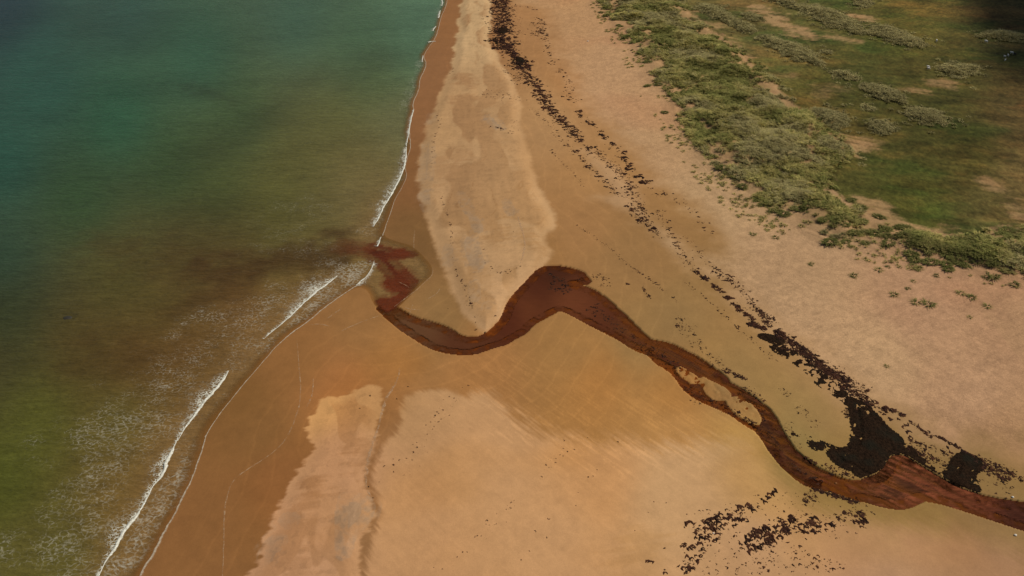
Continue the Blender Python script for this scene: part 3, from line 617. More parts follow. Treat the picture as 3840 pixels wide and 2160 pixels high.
along("B 1620,500 1690,570 1735,640 1705,700 1760,770 1790,800", 3, 55, .45, 'up'); along("B 1780,840 1830,900 1930,970 2000,1030 2060,1110 2120,1150 2125,1200 2180,1260 2240,1330 2300,1390 2340,1430", 2.4, 110, .66, 'up', .75)
along("E 2330,20 F -60,20 20,110 90,150 140,200 165,240 180,310", 2.5, 40, .36, 'up', .6)
along("B 1450,820 1540,920 1620,1000 1690,1085", 2.2, 70, .26, 'low'); along("B 1690,1090 1770,1150 1830,1210 1870,1270 1950,1330 2010,1390 2060,1440 E 2190,120 2230,190 2340,270 2450,390", 1.8, 160, .44, 'low', .6)
along("B 1580,1130 1640,1200 1740,1300 1830,1410", 1.6, 60, .24, 'low'); along("E 1780,250 1850,300 2000,400 2100,490 2200,580 2330,660 2420,730 2500,800 2540,840", .8, 120, .22, 'low', .4)
along("E 2380,130 2450,260 2500,350 2560,450 F 20,500 100,600", 2.4, 110, .3, 'near'); along("F 0,330 100,420 170,500 260,590", 1.6, 50, .28, 'near')
along("F 100,600 160,650 190,665", .8, 26, .5, 'near', 0); along("F 215,690 290,750 330,770", .7, 34, .42, 'near', 0); along("F 330,800 370,800", 1.0, 24, .5, 'near', 0)
along("F 370,840 410,860 450,900 520,950 550,965", 1.1, 90, .42, 'near', 0); along("F 500,990 560,1010 625,1045", 1.2, 90, .42, 'near', 0)
along("F 240,590 330,650 450,740 520,830 560,890 640,940 700,990", 2.0, 170, .3, 'near', .4); along("F 560,880 620,960 660,1020", 1.6, 90, .36, 'near', .3)
along("F 700,1040 740,1070 800,1120 850,1160 930,1210 1000,1270 1060,1330 1150,1380 1260,1440", 2.2, 520, .42, 'near', .2)
along("F 1040,1270 1150,1330 1240,1390 I 1330,20 1400,60", 2.2, 90, .26, 'near'); along("F 0,650 100,750 170,800 250,870 300,910 350,970 450,1060 560,1150 720,1290", 1.0, 70, .22, 'near')
along("F 740,1180 900,1200 1000,1290 1080,1370", 1.2, 120, .36, 'near', .2)
along("I 1180,0 1260,40 1330,90 1400,130 1440,170", 1.8, 130, .4, 'pool', .3); along("I 1440,170 1520,190 1600,200 1660,240", .8, 45, .36, 'pool', .3)
at_pts("I 1490,210 1520,228 1568,265 1630,265 1668,242 1692,305 1668,325 1705,365 1700,355 2000,480 1385,133 1425,165", .62, 'pool')
along("I 1715,275 1740,300 1800,340 1830,370 1850,355", .5, 40, .36, 'pool', .1); along("I 1885,410 1870,395 1900,388 1960,412 2010,440 2060,465 2110,500 2180,540", .45, 80, .34, 'pool', .1)
along("I 2180,540 2260,580 2330,610 2450,660 2570,720", 1.6, 110, .3, 'pool', .3); along("I 2200,600 2330,650 2400,690 2470,720", 2.0, 150, .34, 'pool', .2)
along("I 1700,420 1800,460 1900,480 1990,530 2050,570", 1.3, 80, .26, 'pool'); along("I 1700,480 1800,520 1880,560 1990,620", 1.6, 80, .32, 'pool')
inpoly("I 40,1060 330,970 480,920 600,930 560,1000 320,1080 260,1200 60,1180", 130, .34, 'field'); inpoly("I 0,1230 250,1190 300,1150 150,1300 60,1449 0,1449", 70, .28, 'field')
inpoly("I 400,1180 600,1070 800,1060 830,1130 720,1200 500,1290 440,1250", 120, .36, 'field'); inpoly("I 650,1020 920,980 1050,1040 1040,1150 900,1160 760,1070", 80, .34, 'field')
inpoly("I 1080,1000 1260,950 1400,960 1440,1040 1250,1080 1150,1130", 70, .32, 'field'); inpoly("I 0,1000 700,800 1500,930 1400,1100 800,1300 300,1449 0,1449", 260, .18, 'field', .2)
inpoly("I 200,1300 500,1250 800,1200 1000,1300 1250,1380 1200,1449 150,1449", 170, .17, 'field', .5)
at_pts("I 700,800 690,830 655,840 640,860 600,880 620,900 350,1000 310,1025 220,1105 240,1110 215,1095 700,1090 765,1080 560,1175 480,1210 500,1240 540,1235 430,945 515,945 970,1030 990,1050 660,1190", .6, 'field')
along("E 750,50 800,180 830,260 835,400 840,560 885,640", .7, 60, .2, 'spit', .4); along("E 900,660 950,750 970,850 1005,900", 1.0, 26, .24, 'spit'); at_pts("E 1010,950 1015,985 1020,1035 1012,1042 1080,1055 805,880 1160,942 1300,315 1350,575 1140,590 1075,445", .3, 'spit')
along("B 730,830 745,960 700,1050 690,1200 690,1280", 1.2, 50, .22, 'spit', .5); along("B 1130,960 1180,980 1250,990", 1.2, 16, .4, 'spit'); along("B 1180,900 1290,900 1310,960 1280,1020", 2.5, 26, .25, 'spit'); along("B 840,350 860,480 830,560", .8, 20, .2, 'spit')
inpoly("E 1080,480 1200,600 1350,560 1300,640 1140,620 1060,540", 26, .18, 'spit', .3)
at_pts("H 215,92 140,190 420,112 502,20 960,10 913,25 850,108 815,95 770,120 722,215 707,240 765,200 815,240 755,270 675,290 640,312 700,325 570,445 570,480 545,518 393,567 493,563 535,577 325,620 397,612 395,665 285,740 240,860 205,775", .26, 'fore')
at_pts("H 1680,428 1858,405 1708,515 1757,498 1650,540 1672,550 1620,570 1542,620 1930,655 1862,712 1900,705 1787,830 1770,930 1565,1028 1303,890 1245,958 1280,945 1173,990 1098,1042 1092,1068 1463,1122 1057,1157 1007,1165 950,1280 700,1392 765,1405 1420,1272 2355,898 2450,908 2315,980 2213,1118 2087,437 1550,1170 1357,1340", .2, 'fore')
at_pts("H 2435,1250 2330,1355 2440,1415 2540,1385 2310,1350 2350,1350 2565,1235 2445,1440", .4, 'field')
along("H 1700,480 1500,740 1300,930 1150,1090 980,1200 800,1430", 1.8, 40, .12, 'fore'); along("H 910,80 800,190 690,330 600,500 500,700", 3, 50, .13, 'fore')
along("E 1900,650 1960,640 2000,640 1990,730", 2.0, 60, .2, 'bank'); at_pts("E 2155,690 2160,695", .5, 'bank'); along("E 2270,710 2300,760 2330,805", .6, 36, .26, 'bank', .2)
inpoly("E 2500,940 2576,930 2576,1090 2520,1010", 30, .24, 'bank'); along("F 0,950 60,1080 100,1160 200,1230 300,1310", 2.5, 120, .2, 'bank', .6); along("F 300,1330 340,1350 380,1370 480,1420", 1.2, 70, .34, 'bank', .3)
along("I 440,30 500,70 560,110 620,130", 1.8, 90, .24, 'bank', .3); along("I 60,110 110,130 150,130", 1.2, 20, .2, 'bank'); along("I 860,150 920,220 970,270 1010,330", 1.6, 50, .18, 'bank'); along("I 740,30 800,90", 1.4, 20, .18, 'bank')
along("I 915,550 960,580 1000,600", .7, 40, .32, 'bank', .1); along("I 1010,630 1120,630 1200,660 1300,700", 1.6, 70, .24, 'bank'); along("I 760,320 830,340 800,450 900,500", 1.6, 40, .18, 'bank')
along("I 950,720 980,740 1040,760", 1.8, 110, .36, 'bank', .1); along("I 960,785 1010,800 1100,825 1200,855 1280,880 1340,895", .9, 150, .32, 'bank', .2); along("I 1340,895 1500,915 1650,935", .8, 30, .16, 'bank')
along("I 900,880 960,860 1010,840", 1.6, 40, .26, 'bank'); along("I 1240,180 1290,230 1240,260", 1.6, 70, .26, 'bank'); along("I 2200,850 2350,880 2480,890", .9, 50, .24, 'bank'); inpoly("I 2200,700 2500,760 2480,860 2280,800", 40, .15, 'bank')
# in the braided channel itself
along("I 20,20 100,70 200,120 330,170 450,240 560,310 640,400 700,480 760,560 830,620 940,690", 1.6, 260, .3, 'bank', .5); along("E 1900,850 2050,980 2150,1080 2250,1150 2350,1200 2480,1280 2560,1370", 2.6, 320, .28, 'bank', .6)
along("E 1560,620 1640,650 1720,690 1700,760 1560,700", 2.2, 150, .34, 'bank', .5); along("E 1800,620 1850,665 1760,660", .9, 60, .28, 'bank'); along("I 430,50 560,150 640,260 700,360", 1.2, 120, .28, 'bank', .5)
K.sort(key=lambda k: -k[2]/math.sqrt(k[0]**2+k[1]**2+CAM_H**2))
KX = np.array([k[0] for k in K]); KY = np.array([k[1] for k in K]); KZZ = zat(KX, KY)
kin = sdf(np.stack([KX, KY], 1), STREAM, 5) > .4; KZZ = np.where(kin, np.interp(np.maximum(wdist(np.stack([KX, KY], 1)), 0), ZS, ZV)-.19, KZZ)
rest_v, rest_f, nv = [], [], 0; kitems = []
for i, (x, y, sz, zone) in enumerate(K):
    vi = random.randrange(15); a = random.uniform(0, 6.283)
    if zone in ('field',) and random.random() < .35: vi = random.choice((4, 9, 14)); a = random.gauss(1.9, .5)
    hz = sz*random.uniform(.5, 1.0)
    if i < 300:
        o = obj('kelp_clump', CLM[vi], None); o.location = (x, y, KZZ[i]-.01); o.rotation_euler = (0, 0, a); o.scale = (sz, sz*random.uniform(.7, 1.1), hz)
        tag(o, None, 'kelp', 'kelp clumps on '+KZ[zone]); kitems.append((o, ('large' if sz > .75 else 'medium' if sz > .5 else 'small', 'crescent' if vi % 5 == 4 else 'ragged', zone), -y))
    else:
        v, f = CL[vi]; ca, sa = math.cos(a), math.sin(a)
        q = np.stack([(v[:, 0]*ca-v[:, 1]*sa)*sz+x, (v[:, 0]*sa+v[:, 1]*ca)*sz+y, v[:, 2]*hz+KZZ[i]-.01], 1); rest_v.append(q); rest_f.append(f+nv); nv += len(v)
tag(obj('kelp_litter', mesh_from('kelp_litter', np.vstack(rest_v), np.vstack(rest_f), False), m_kelp), 'small scattered kelp fragments along all the tide lines', 'kelp', None, 'stuff')
order_labels(kitems, lambda n, k: '%s %s %s kelp clump from the far end of %s' % (n, k[0], k[1], KZ[k[2]]))
# ---- kelp mats: thick layers with lumpy tops
def mat_heap(name, path, height, label, step=.35, rough=.9, grow=.2):
    step *= .72
    q = GP(path); lo, hi = q.min(0)-1.5, q.max(0)+1.5
    gx = np.arange(lo[0], hi[0], step); gy = np.arange(lo[1], hi[1], step); A, B = np.meshgrid(gx, gy); pp = np.stack([A.ravel(), B.ravel()], 1)
    pp = pp + RNG.normal(0, step*.18, pp.shape)
    d = sdf(pp, q, 6)+(fbm(pp[:, 0]/1.1, pp[:, 1]/1.1, 131, 4, .7)-.5)*rough*1.9+grow
    base = np.maximum(zat(pp[:, 0], pp[:, 1]), np.where(sdf(pp, STREAM, 5) > 0, np.interp(np.maximum(wdist(pp), 0), ZS, ZV)-.2, -9))
    z = base - .08 + height*ss(-.3, 1.6, d)*(.55+.9*fbm(pp[:, 0]/1.3, pp[:, 1]/1.3, 133, 4)) + .1*ss(-.3, .1, d)
    nx, ny = len(gx), len(gy); ix = np.arange(nx*ny).reshape(ny, nx); F = np.stack([ix[:-1, :-1], ix[:-1, 1:], ix[1:, 1:], ix[1:, :-1]], -1).reshape(-1, 4)
    F = F[(d[F] > -.25).all(1)]; u_, inv = np.unique(F, return_inverse=True)
    return tag(obj(name, mesh_from(name, np.stack([pp[:, 0], pp[:, 1], z], 1)[u_], inv.reshape(-1, 4), True), m_mat), label, 'kelp mat')
m_mat, nt, bs_, out = newmat('rotting_kelp_mat'); tc = nd(nt, 'ShaderNodeTexCoord').outputs['Object']
n1 = noise(nt, tc, 2.4, 5, .7); n2 = noise(nt, tc, .35, 3)
c = mixc(nt, mrange(nt, n1, .35, .7), lin((26, 20, 15)), lin((56, 40, 28))); c = mixc(nt, mrange(nt, n2, .5, .7), c, lin((38, 34, 26)))
nt.links.new(c, bs_.inputs['Base Color']); bs_.inputs['Roughness'].default_value = .9; bs_.inputs['Specular IOR Level'].default_value = 0
bump(nt, n1, 1.0, .3, bs_)
mat_heap('kelp_mat', "I 1250,110 1330,140 1420,210 1480,280 1540,350 1600,385 1640,440 1640,470 1600,510 1575,560 1570,620 1530,680 1450,715 1360,700 1300,640 1200,610 1150,560 1110,520 1180,512 1270,500 1300,440 1312,350 1300,260 1285,180", .32, 'largest black kelp mat, filling the bend above the brown stream', .35, .55, .15)
mat_heap('kelp_mat', "I 2060,590 2110,540 2190,555 2235,600 2200,650 2160,680 2190,740 2215,790 2170,820 2080,805 1990,760 1920,700 1990,690 2040,655", .3, 'hook-shaped black kelp mat touching the stream at the right edge', .35, .5, .15)
mat_heap('kelp_mat', "I 1615,500 1660,475 1720,500 1755,560 1830,595 1870,650 1905,705 1850,675 1750,615 1660,575 1612,560", .12, 'thin dark olive kelp mat between the two black mats', .3)
mat_heap('kelp_mat', "I 820,310 850,320 900,390 970,430 1060,460 1160,500 1190,512 1140,540 1080,500 990,470 900,420 850,370", .12, 'narrow curved kelp band curling left from the largest mat', .22, .34, -.06)
mat_heap('kelp_mat', "F 675,1150 750,1165 790,1200 880,1240 960,1300 1060,1390 1120,1449 I 1180,50 1270,110 1260,150 1200,100 1120,50 1040,0 F 1000,1400 950,1350 870,1290 800,1250 730,1210", .2, 'long solid kelp band leading down to the largest mat', .3, 1.3, .1)
mat_heap('kelp_mat', "F 590,1085 640,1090 730,1110 740,1135 690,1130 630,1105", .12, 'short pointed kelp band above the long solid band', .25, .5)
mat_heap('kelp_mat', "B 1160,215 1260,195 1290,230 1240,270 1170,265", .3, 'far kelp mat in the broad dark strand line', .4, 2.4, -.3); mat_heap('kelp_mat', "B 1110,300 1170,285 1210,300 1200,350 1240,375 1180,370 1150,335", .3, 'far kelp mat jutting left from the dark strand line', .4, 2.4, -.3)
mat_heap('kelp_mat', "B 1290,430 1350,420 1400,440 1390,490 1350,520 1310,490", .3, 'far kelp mat where the dark strand line narrows', .4, 2.4, -.3)

# ------------------------------------------------------------------ breaking waves and foam
def broken_edge(nt, bs_, out, tc, lo, hi, sc):
    core = attr(nt, 'core').outputs['Fac']; br_ = noise(nt, tc, sc, 4, .7)
    tr = nd(nt, 'ShaderNodeBsdfTransparent'); mx = nd(nt, 'ShaderNodeMixShader'); nt.links.new(mrange(nt, mth(nt, 'SUBTRACT', mth(nt, 'ADD', core, br_), .5), lo, hi, 0, 1, True), mx.inputs[0])
    nt.links.new(tr.outputs[0], mx.inputs[1]); nt.links.new(bs_.outputs[0], mx.inputs[2]); nt.links.new(mx.outputs[0], out.inputs[0])
m_foam, nt, bs_, out = newmat('sea_foam'); tc = nd(nt, 'ShaderNodeTexCoord').outputs['Object']
f1 = noise(nt, tc, 3.5, 4, .7); nt.links.new(mixc(nt, mrange(nt, f1, .35, .65), lin((176, 172, 150)), lin((232, 228, 212))), bs_.inputs['Base Color']); bs_.inputs['Roughness'].default_value = .85
bump(nt, f1, .6, .12, bs_); broken_edge(nt, bs_, out, tc, .3, .75, 2.4)
m_trail, nt, bs_, out = newmat('trailing_foam'); tc = nd(nt, 'ShaderNodeTexCoord').outputs['Object']; bs_.inputs['Base Color'].default_value = (*lin((214, 208, 186)), 1); bs_.inputs['Roughness'].default_value = .9
wv = nd(nt, 'ShaderNodeVectorMath', operation='ADD'); nz = nd(nt, 'ShaderNodeTexNoise'); nz.inputs['Scale'].default_value = 1.6; nt.links.new(tc, nz.inputs['Vector']); nt.links.new(mapping(nt, tc, (1.5, 2.3, 1)), wv.inputs[0]); nt.links.new(scale_col(nt, nz.outputs[1], 1.4), wv.inputs[1])
vo = nd(nt, 'ShaderNodeTexVoronoi', feature='DISTANCE_TO_EDGE'); vo.inputs['Scale'].default_value = 1.0; nt.links.new(wv.outputs[0], vo.inputs['Vector'])
cr = mth(nt, 'MULTIPLY', attr(nt, 'core').outputs['Fac'], mrange(nt, noise(nt, tc, .7, 3), .35, .65, .25, 1.1)); tr = nd(nt, 'ShaderNodeBsdfTransparent'); mx = nd(nt, 'ShaderNodeMixShader')
nt.links.new(mth(nt, 'MULTIPLY', mrange(nt, mth(nt, 'SUBTRACT', mth(nt, 'MULTIPLY', cr, .3), vo.outputs['Distance']), -.03, .06, 0, 1, True), mrange(nt, cr, .05, .6, .2, .95)), mx.inputs[0]); nt.links.new(tr.outputs[0], mx.inputs[1]); nt.links.new(bs_.outputs[0], mx.inputs[2]); nt.links.new(mx.outputs[0], out.inputs[0])
def trail(parent, line, hw, reach):
    L = np.r_[0, np.cumsum(np.linalg.norm(np.diff(line, axis=0), axis=1))]; n = max(8, int(L[-1]/.5)); t = np.linspace(0, L[-1], n)
    x = np.interp(t, L, line[:, 0]); y = np.interp(t, L, line[:, 1]); w = np.interp(t/L[-1], np.linspace(0, 1, len(hw)), hw)
    tx = np.gradient(x); ty = np.gradient(y); l = np.hypot(tx, ty); nx, ny = -ty/l, tx/l; m = 10; V = []; C = []
    far = w*reach*(.5+fbm(t/5, t*0, 17, 3))
    for k in range(m):
        f = k/(m-1); o_ = -.2*w+f*(far+.2*w); V.append(np.stack([x+nx*o_, y+ny*o_, np.full(n, .032)+.02*(1-f)], 1)); C.append(np.full(n, .85*(1-f)**1.5))
    V = np.stack(V, 1).reshape(-1, 3); ix = np.arange(n*m).reshape(n, m); F = np.stack([ix[:-1, :-1], ix[:-1, 1:], ix[1:, 1:], ix[1:, :-1]], -1).reshape(-1, 4)
    me = mesh_from('trailing_foam', V, F); put_f(me, 'core', np.stack(C, 1).ravel()); return obj('trailing_foam', me, m_trail, parent)
m_swash, nt, bs_, out = newmat('swash_foam'); tc = nd(nt, 'ShaderNodeTexCoord').outputs['Object']; bs_.inputs['Base Color'].default_value = (*lin((196, 178, 150)), 1); bs_.inputs['Roughness'].default_value = .9
broken_edge(nt, bs_, out, tc, .5, 1.25, 2.0)
m_film, nt, bs_, out = newmat('thin_foam_film'); tc = nd(nt, 'ShaderNodeTexCoord').outputs['Object']
bs_.inputs['Base Color'].default_value = (*lin((196, 160, 120)), 1); bs_.inputs['Roughness'].default_value = .9
tr = nd(nt, 'ShaderNodeBsdfTransparent'); mx = nd(nt, 'ShaderNodeMixShader'); nt.links.new(mrange(nt, noise(nt, tc, 1.6, 4, .7), .4, .7, .0, .75), mx.inputs[0])
nt.links.new(tr.outputs[0], mx.inputs[1]); nt.links.new(bs_.outputs[0], mx.inputs[2]); nt.links.new(mx.outputs[0], out.inputs[0])
def ribbon(name, line, hw, height, mat, label, cat, group=None, ragged=.5, seed=0, z0=.02, onland=False):
    L = np.r_[0, np.cumsum(np.linalg.norm(np.diff(line, axis=0), axis=1))]; n = max(8, int(L[-1]/.3)); t = np.linspace(0, L[-1], n)
    x = np.interp(t, L, line[:, 0]); y = np.interp(t, L, line[:, 1]); w = np.interp(t/L[-1], np.linspace(0, 1, len(hw)), hw)
    tx = np.gradient(x); ty = np.gradient(y); l = np.hypot(tx, ty); nx, ny = -ty/l, tx/l
    j = (fbm(t/2.2, t*0, seed+3, 3)-.5)*w*1.2; x = x+nx*j; y = y+ny*j
    m = 9; V = []; cr_ = []
    for k in range(m):
        cr_.append(np.full(n, [0, .5, .9, 1, .95, .8, .6, .35, .05][k]))
        s_ = k/(m-1)*2-1; rg = 1+ragged*2*(fbm(t/.7, t*0+(3.3 if s_ > 0 else 9.1), seed, 3)-.5)*abs(s_)
        o_ = s_*w*rg*(1.0 if s_ < 0 else 1.0)
        px_, py_ = x+nx*o_, y+ny*o_
        base = np.maximum(zat(px_, py_), 0) if onland else np.maximum(zat(px_, py_)*0, 0)
        V.append(np.stack([px_, py_, base+z0+height*(1-s_*s_)*(.6+.8*fbm(t/.8, t*0+k*.37, seed+9, 2))*np.minimum(w/.5, 1)], 1))
    V = np.stack(V, 1).reshape(-1, 3); ix = np.arange(n*m).reshape(n, m); F = np.stack([ix[:-1, :-1], ix[:-1, 1:], ix[1:, 1:], ix[1:, :-1]], -1).reshape(-1, 4)
    me = mesh_from(name, V, F); put_f(me, 'core', np.stack(cr_, 1).ravel()); return tag(obj(name, me, mat), label, cat, group)
blab = ['long white breaking wave nearest the camera in the lower left', 'second white breaker up the shore from the lower left corner', 'white breaker fanning foam just below the stream mouth', 'white breaker reaching the shore just above the red plume',
        'thin breaker edging the sand left of the spit', 'short foam crest beside the wet sand, upper shore', 'foam crest curling level toward the far beach', 'third small far breaker down from the top edge', 'second small far breaker down from the top edge', 'tiny far breaker at the top edge of the shore',
        'foam crest just under the red plume crossing', 'small foam knot where the swash meets the red plume']
for k, (path, hw) in enumerate(BREAK_S):
    q = ground(T(path)); sc = np.hypot(np.hypot(q[:, 0], q[:, 1]), CAM_H)/FPX/2.0125
    bw = ribbon('breaking_wave', chaikin(q, 2), np.array(hw)*sc*.85, .28, m_foam, blab[k], 'wave', 'breaking waves along the shore', .7, k*5)
    trail(bw, chaikin(q, 2), np.array(hw)*sc*1.05, (7, 9, 10, 9, 4, 4, 4, 4, 4, 4, 8, 4)[k])
SW = [("E 250,520 215,625 150,690 100,718 0,783 D 2480,850 2310,990 2120,1130 2020,1240 1910,1370 G 1840,0 1750,110 1640,250 1550,400", [.2, .4, .45, .3, .3, .35, .3, .4, .22, .2, .14, .25, .2, .18, .25], 'thin swash foam edge below the stream mouth'),
      ("G 1560,385 1520,520 1460,690 1400,820 1350,930 1270,1070 1200,1200 1140,1320 1060,1449 990,1560", [.2, .3, .35, .25, .4, .35, .4, .5, .5, .5], 'broad swash foam edge in the lower left corner'),
      ("B 548,830 522,930 512,1020 528,1100 495,1200 482,1280 498,1330 450,1430 E 425,20 395,80 380,140 350,220 312,330", [.3, .3, .2, .35, .3, .2, .15, .15, .15, .15, .2, .2, .3], 'swash foam edge beside the spit'),
      ("B 800,0 790,50 752,130 738,200 712,290 650,370 618,430 645,480 620,550 592,600 588,680 537,780 548,830", [.25, .35, .2, .3, .3, .35, .2, .3, .3, .35, .25, .35, .3], 'wavering swash foam edge along the far beach')]
for k, (path, hw, lab) in enumerate(SW): ribbon('swash_foam', chaikin(ground(T(path)), 2), np.array(hw)*.8, .05, m_swash, lab, 'foam', 'swash foam edges', .7, 60+k*3, .035)
FL = [("G 2365,-40 2362,60 2340,130 2300,190", 'short pale drift line on wet sand above the brown bight'), ("D 2240,1120 2270,1449 G 2265,150 2220,290 2160,420 2040,540 1870,640 1760,720 1710,850 1690,1000 1690,1200 1680,1449 1670,1560", 'long bent foam drift line on the wet brown sand'),
      ("E 0,1050 150,980 330,918", 'straight foam drift line left of the stream bend'), ("E 440,1330 435,1380 415,1430 H 330,130 300,250 250,420 200,570 180,720 190,800 230,850", 'pale scarp-edge drift line on the foreground ridge'), ("E 555,285 545,360 548,430", 'short foam edge right of the breaking wave by the spit'),
      ("E 690,570 690,630 620,690 580,730 500,790 400,865", 'foam edge curving round the red plume'), ("E 745,730 720,770 640,812", 'short foam trace on wet flats below the spit'), ("E 480,870 530,890 560,885 600,895", 'broken foam trace beside the stream mouth'), ("E 515,920 530,880 540,850", 'small forked foam trace beside the stream mouth'),
      ("D 2340,1003 2420,995 2490,1015", 'short foam trace on the wet sand near the breaker'), ("D 2470,955 2576,880", 'slanting foam trace near the breaker'), ("E 430,680 460,690 510,720", 'foam fleck in the red plume'), ("E 1330,180 1360,280 1385,350 1380,470 1350,540", 'pale wind-edged ridge line along the right side of the spit')]
for k, (path, lab) in enumerate(FL): ribbon('foam_line', chaikin(GZ(T(path)), 2), np.array([.04, .11, .08, .12, .04])*(2.2 if k in (3, 12) else 1.0), .015, m_film, lab, 'foam', None, .8, 100+k*3, .03, True)

# ------------------------------------------------------------------ marram grass
def grass_mat(name, base_c, tip_c, dry_c):
    m, nt, b, out = newmat(name)
    h = attr(nt, 'tip').outputs['Fac']; ti = attr(nt, 'tint', 'INSTANCER').outputs['Fac']; oi = nd(nt, 'ShaderNodeObjectInfo').outputs['Random']
    geo = nd(nt, 'ShaderNodeNewGeometry').outputs['Random Per Island']
    c = mixc(nt, h, lin(base_c), lin(tip_c)); c = mixc(nt, mth(nt, 'MULTIPLY', mrange(nt, geo, .55, 1), .8), c, lin(dry_c))
    c = scale_col(nt, c, mrange(nt, ti, 0, 1, .7, 1.35)); c = scale_col(nt, c, mrange(nt, oi, 0, 1, .8, 1.2))
    nt.links.new(c, b.inputs['Base Color']); b.inputs['Roughness'].default_value = .8; b.inputs['Specular IOR Level'].default_value = .05
    tl_ = nd(nt, 'ShaderNodeBsdfTranslucent'); nt.links.new(c, tl_.inputs[0]); mx = nd(nt, 'ShaderNodeMixShader'); mx.inputs[0].default_value = .25
    nt.links.new(b.outputs[0], mx.inputs[1]); nt.links.new(tl_.outputs[0], mx.inputs[2]); nt.links.new(mx.outputs[0], out.inputs[0]); return m
m_gr = grass_mat('marram_green', (120, 114, 56), (168, 158, 90), (196, 172, 112)); m_gd = grass_mat('marram_dark', (90, 96, 46), (136, 134, 70), (164, 148, 90)); m_gp = grass_mat('marram_pale', (120, 114, 66), (168, 156, 102), (188, 168, 118))
def tuft_mesh(name, n, rad, hgt, lean, bw, seed, mat):
    r_ = np.random.default_rng(seed); V, F, Tp = [], [], []
    for i in range(n):
        a = r_.random()*6.283; rr_ = rad*math.sqrt(r_.random())*.75; bx, by = rr_*math.cos(a), rr_*math.sin(a)
        a2 = a+r_.normal(0, .7); ln = lean*(.3+.9*r_.random()); h = hgt*(.55+.6*r_.random())*(1-.35*(rr_/rad)**2)
        dx, dy = math.cos(a2)*ln, math.sin(a2)*ln; sx, sy = -math.sin(a2)*bw, math.cos(a2)*bw; k = len(V)
        V += [(bx-sx, by-sy, -.05), (bx+sx, by+sy, -.05), (bx+dx*.45-sx*.8, by+dy*.45-sy*.8, h*.72), (bx+dx*.45+sx*.8, by+dy*.45+sy*.8, h*.72), (bx+dx*1.25, by+dy*1.25, h*.88)]
        F += [(k, k+1, k+3), (k, k+3, k+2), (k+2, k+3, k+4)]; Tp += [0, 0, .7, .7, 1]
    me = mesh_from(name, np.array(V), np.array(F), False); put_f(me, 'tip', Tp); me.materials.append(mat); return me
TUFT = [tuft_mesh('marram_tussock', 40, .65, .45, .7, .06, s_, mt) for s_, mt in ((1, m_gr), (2, m_gr), (3, m_gd), (4, m_gp))]
BUSH = [tuft_mesh('marram_mound', 150, 1.05, .5, .6, .07, s_, m_gd) for s_ in (11, 12, 13)]
REED = [tuft_mesh('tall_marram', 26, .55, .42, .7, .06, s_, m_gp) for s_ in (21, 22)]
def scatter_group(proto):
    ng = bpy.data.node_groups.new('scatter', 'GeometryNodeTree'); ng.interface.new_socket('Geometry', in_out='INPUT', socket_type='NodeSocketGeometry'); ng.interface.new_socket('Geometry', in_out='OUTPUT', socket_type='NodeSocketGeometry')
    gi = ng.nodes.new('NodeGroupInput'); go = ng.nodes.new('NodeGroupOutput'); ip = ng.nodes.new('GeometryNodeInstanceOnPoints'); ob = ng.nodes.new('GeometryNodeObjectInfo'); ob.inputs[0].default_value = proto
    na = ng.nodes.new('GeometryNodeInputNamedAttribute'); na.data_type = 'FLOAT_VECTOR'; na.inputs[0].default_value = 'rot'; nb = ng.nodes.new('GeometryNodeInputNamedAttribute'); nb.data_type = 'FLOAT_VECTOR'; nb.inputs[0].default_value = 'scl'
    l = ng.links; l.new(gi.outputs[0], ip.inputs['Points']); l.new(ob.outputs['Geometry'], ip.inputs['Instance']); l.new(na.outputs[0], ip.inputs['Rotation']); l.new(nb.outputs[0], ip.inputs['Scale']); l.new(ip.outputs[0], go.inputs[0]); return ng
GROUPS = {}
def scatter(name, pts, scl, tint, proto, label, cat, lean=.15):
    n = len(pts); me = bpy.data.meshes.new(name); me.vertices.add(n)
    co = np.stack([pts[:, 0], pts[:, 1], zat(pts[:, 0], pts[:, 1])], 1); me.vertices.foreach_set('co', co.astype(np.float32).ravel())
    rot = np.stack([RNG.normal(0, lean, n), RNG.normal(0, lean, n), RNG.random(n)*6.283], 1); sc = np.stack([scl, scl, scl*(.75+.5*RNG.random(n))], 1)
    for nm, arr in (('rot', rot), ('scl', sc)):
        a = me.attributes.new(nm, 'FLOAT_VECTOR', 'POINT'); a.data.foreach_set('vector', arr.astype(np.float32).ravel())
    put_f(me, 'tint', tint); me.update()
    o = bpy.data.objects.new(name, me); COL.objects.link(o); mo = o.modifiers.new('scatter', 'NODES')
    if proto not in GROUPS: GROUPS[proto] = scatter_group(bpy.data.objects[proto])
    mo.node_group = GROUPS[proto]; return tag(o, label, cat, None, 'stuff')
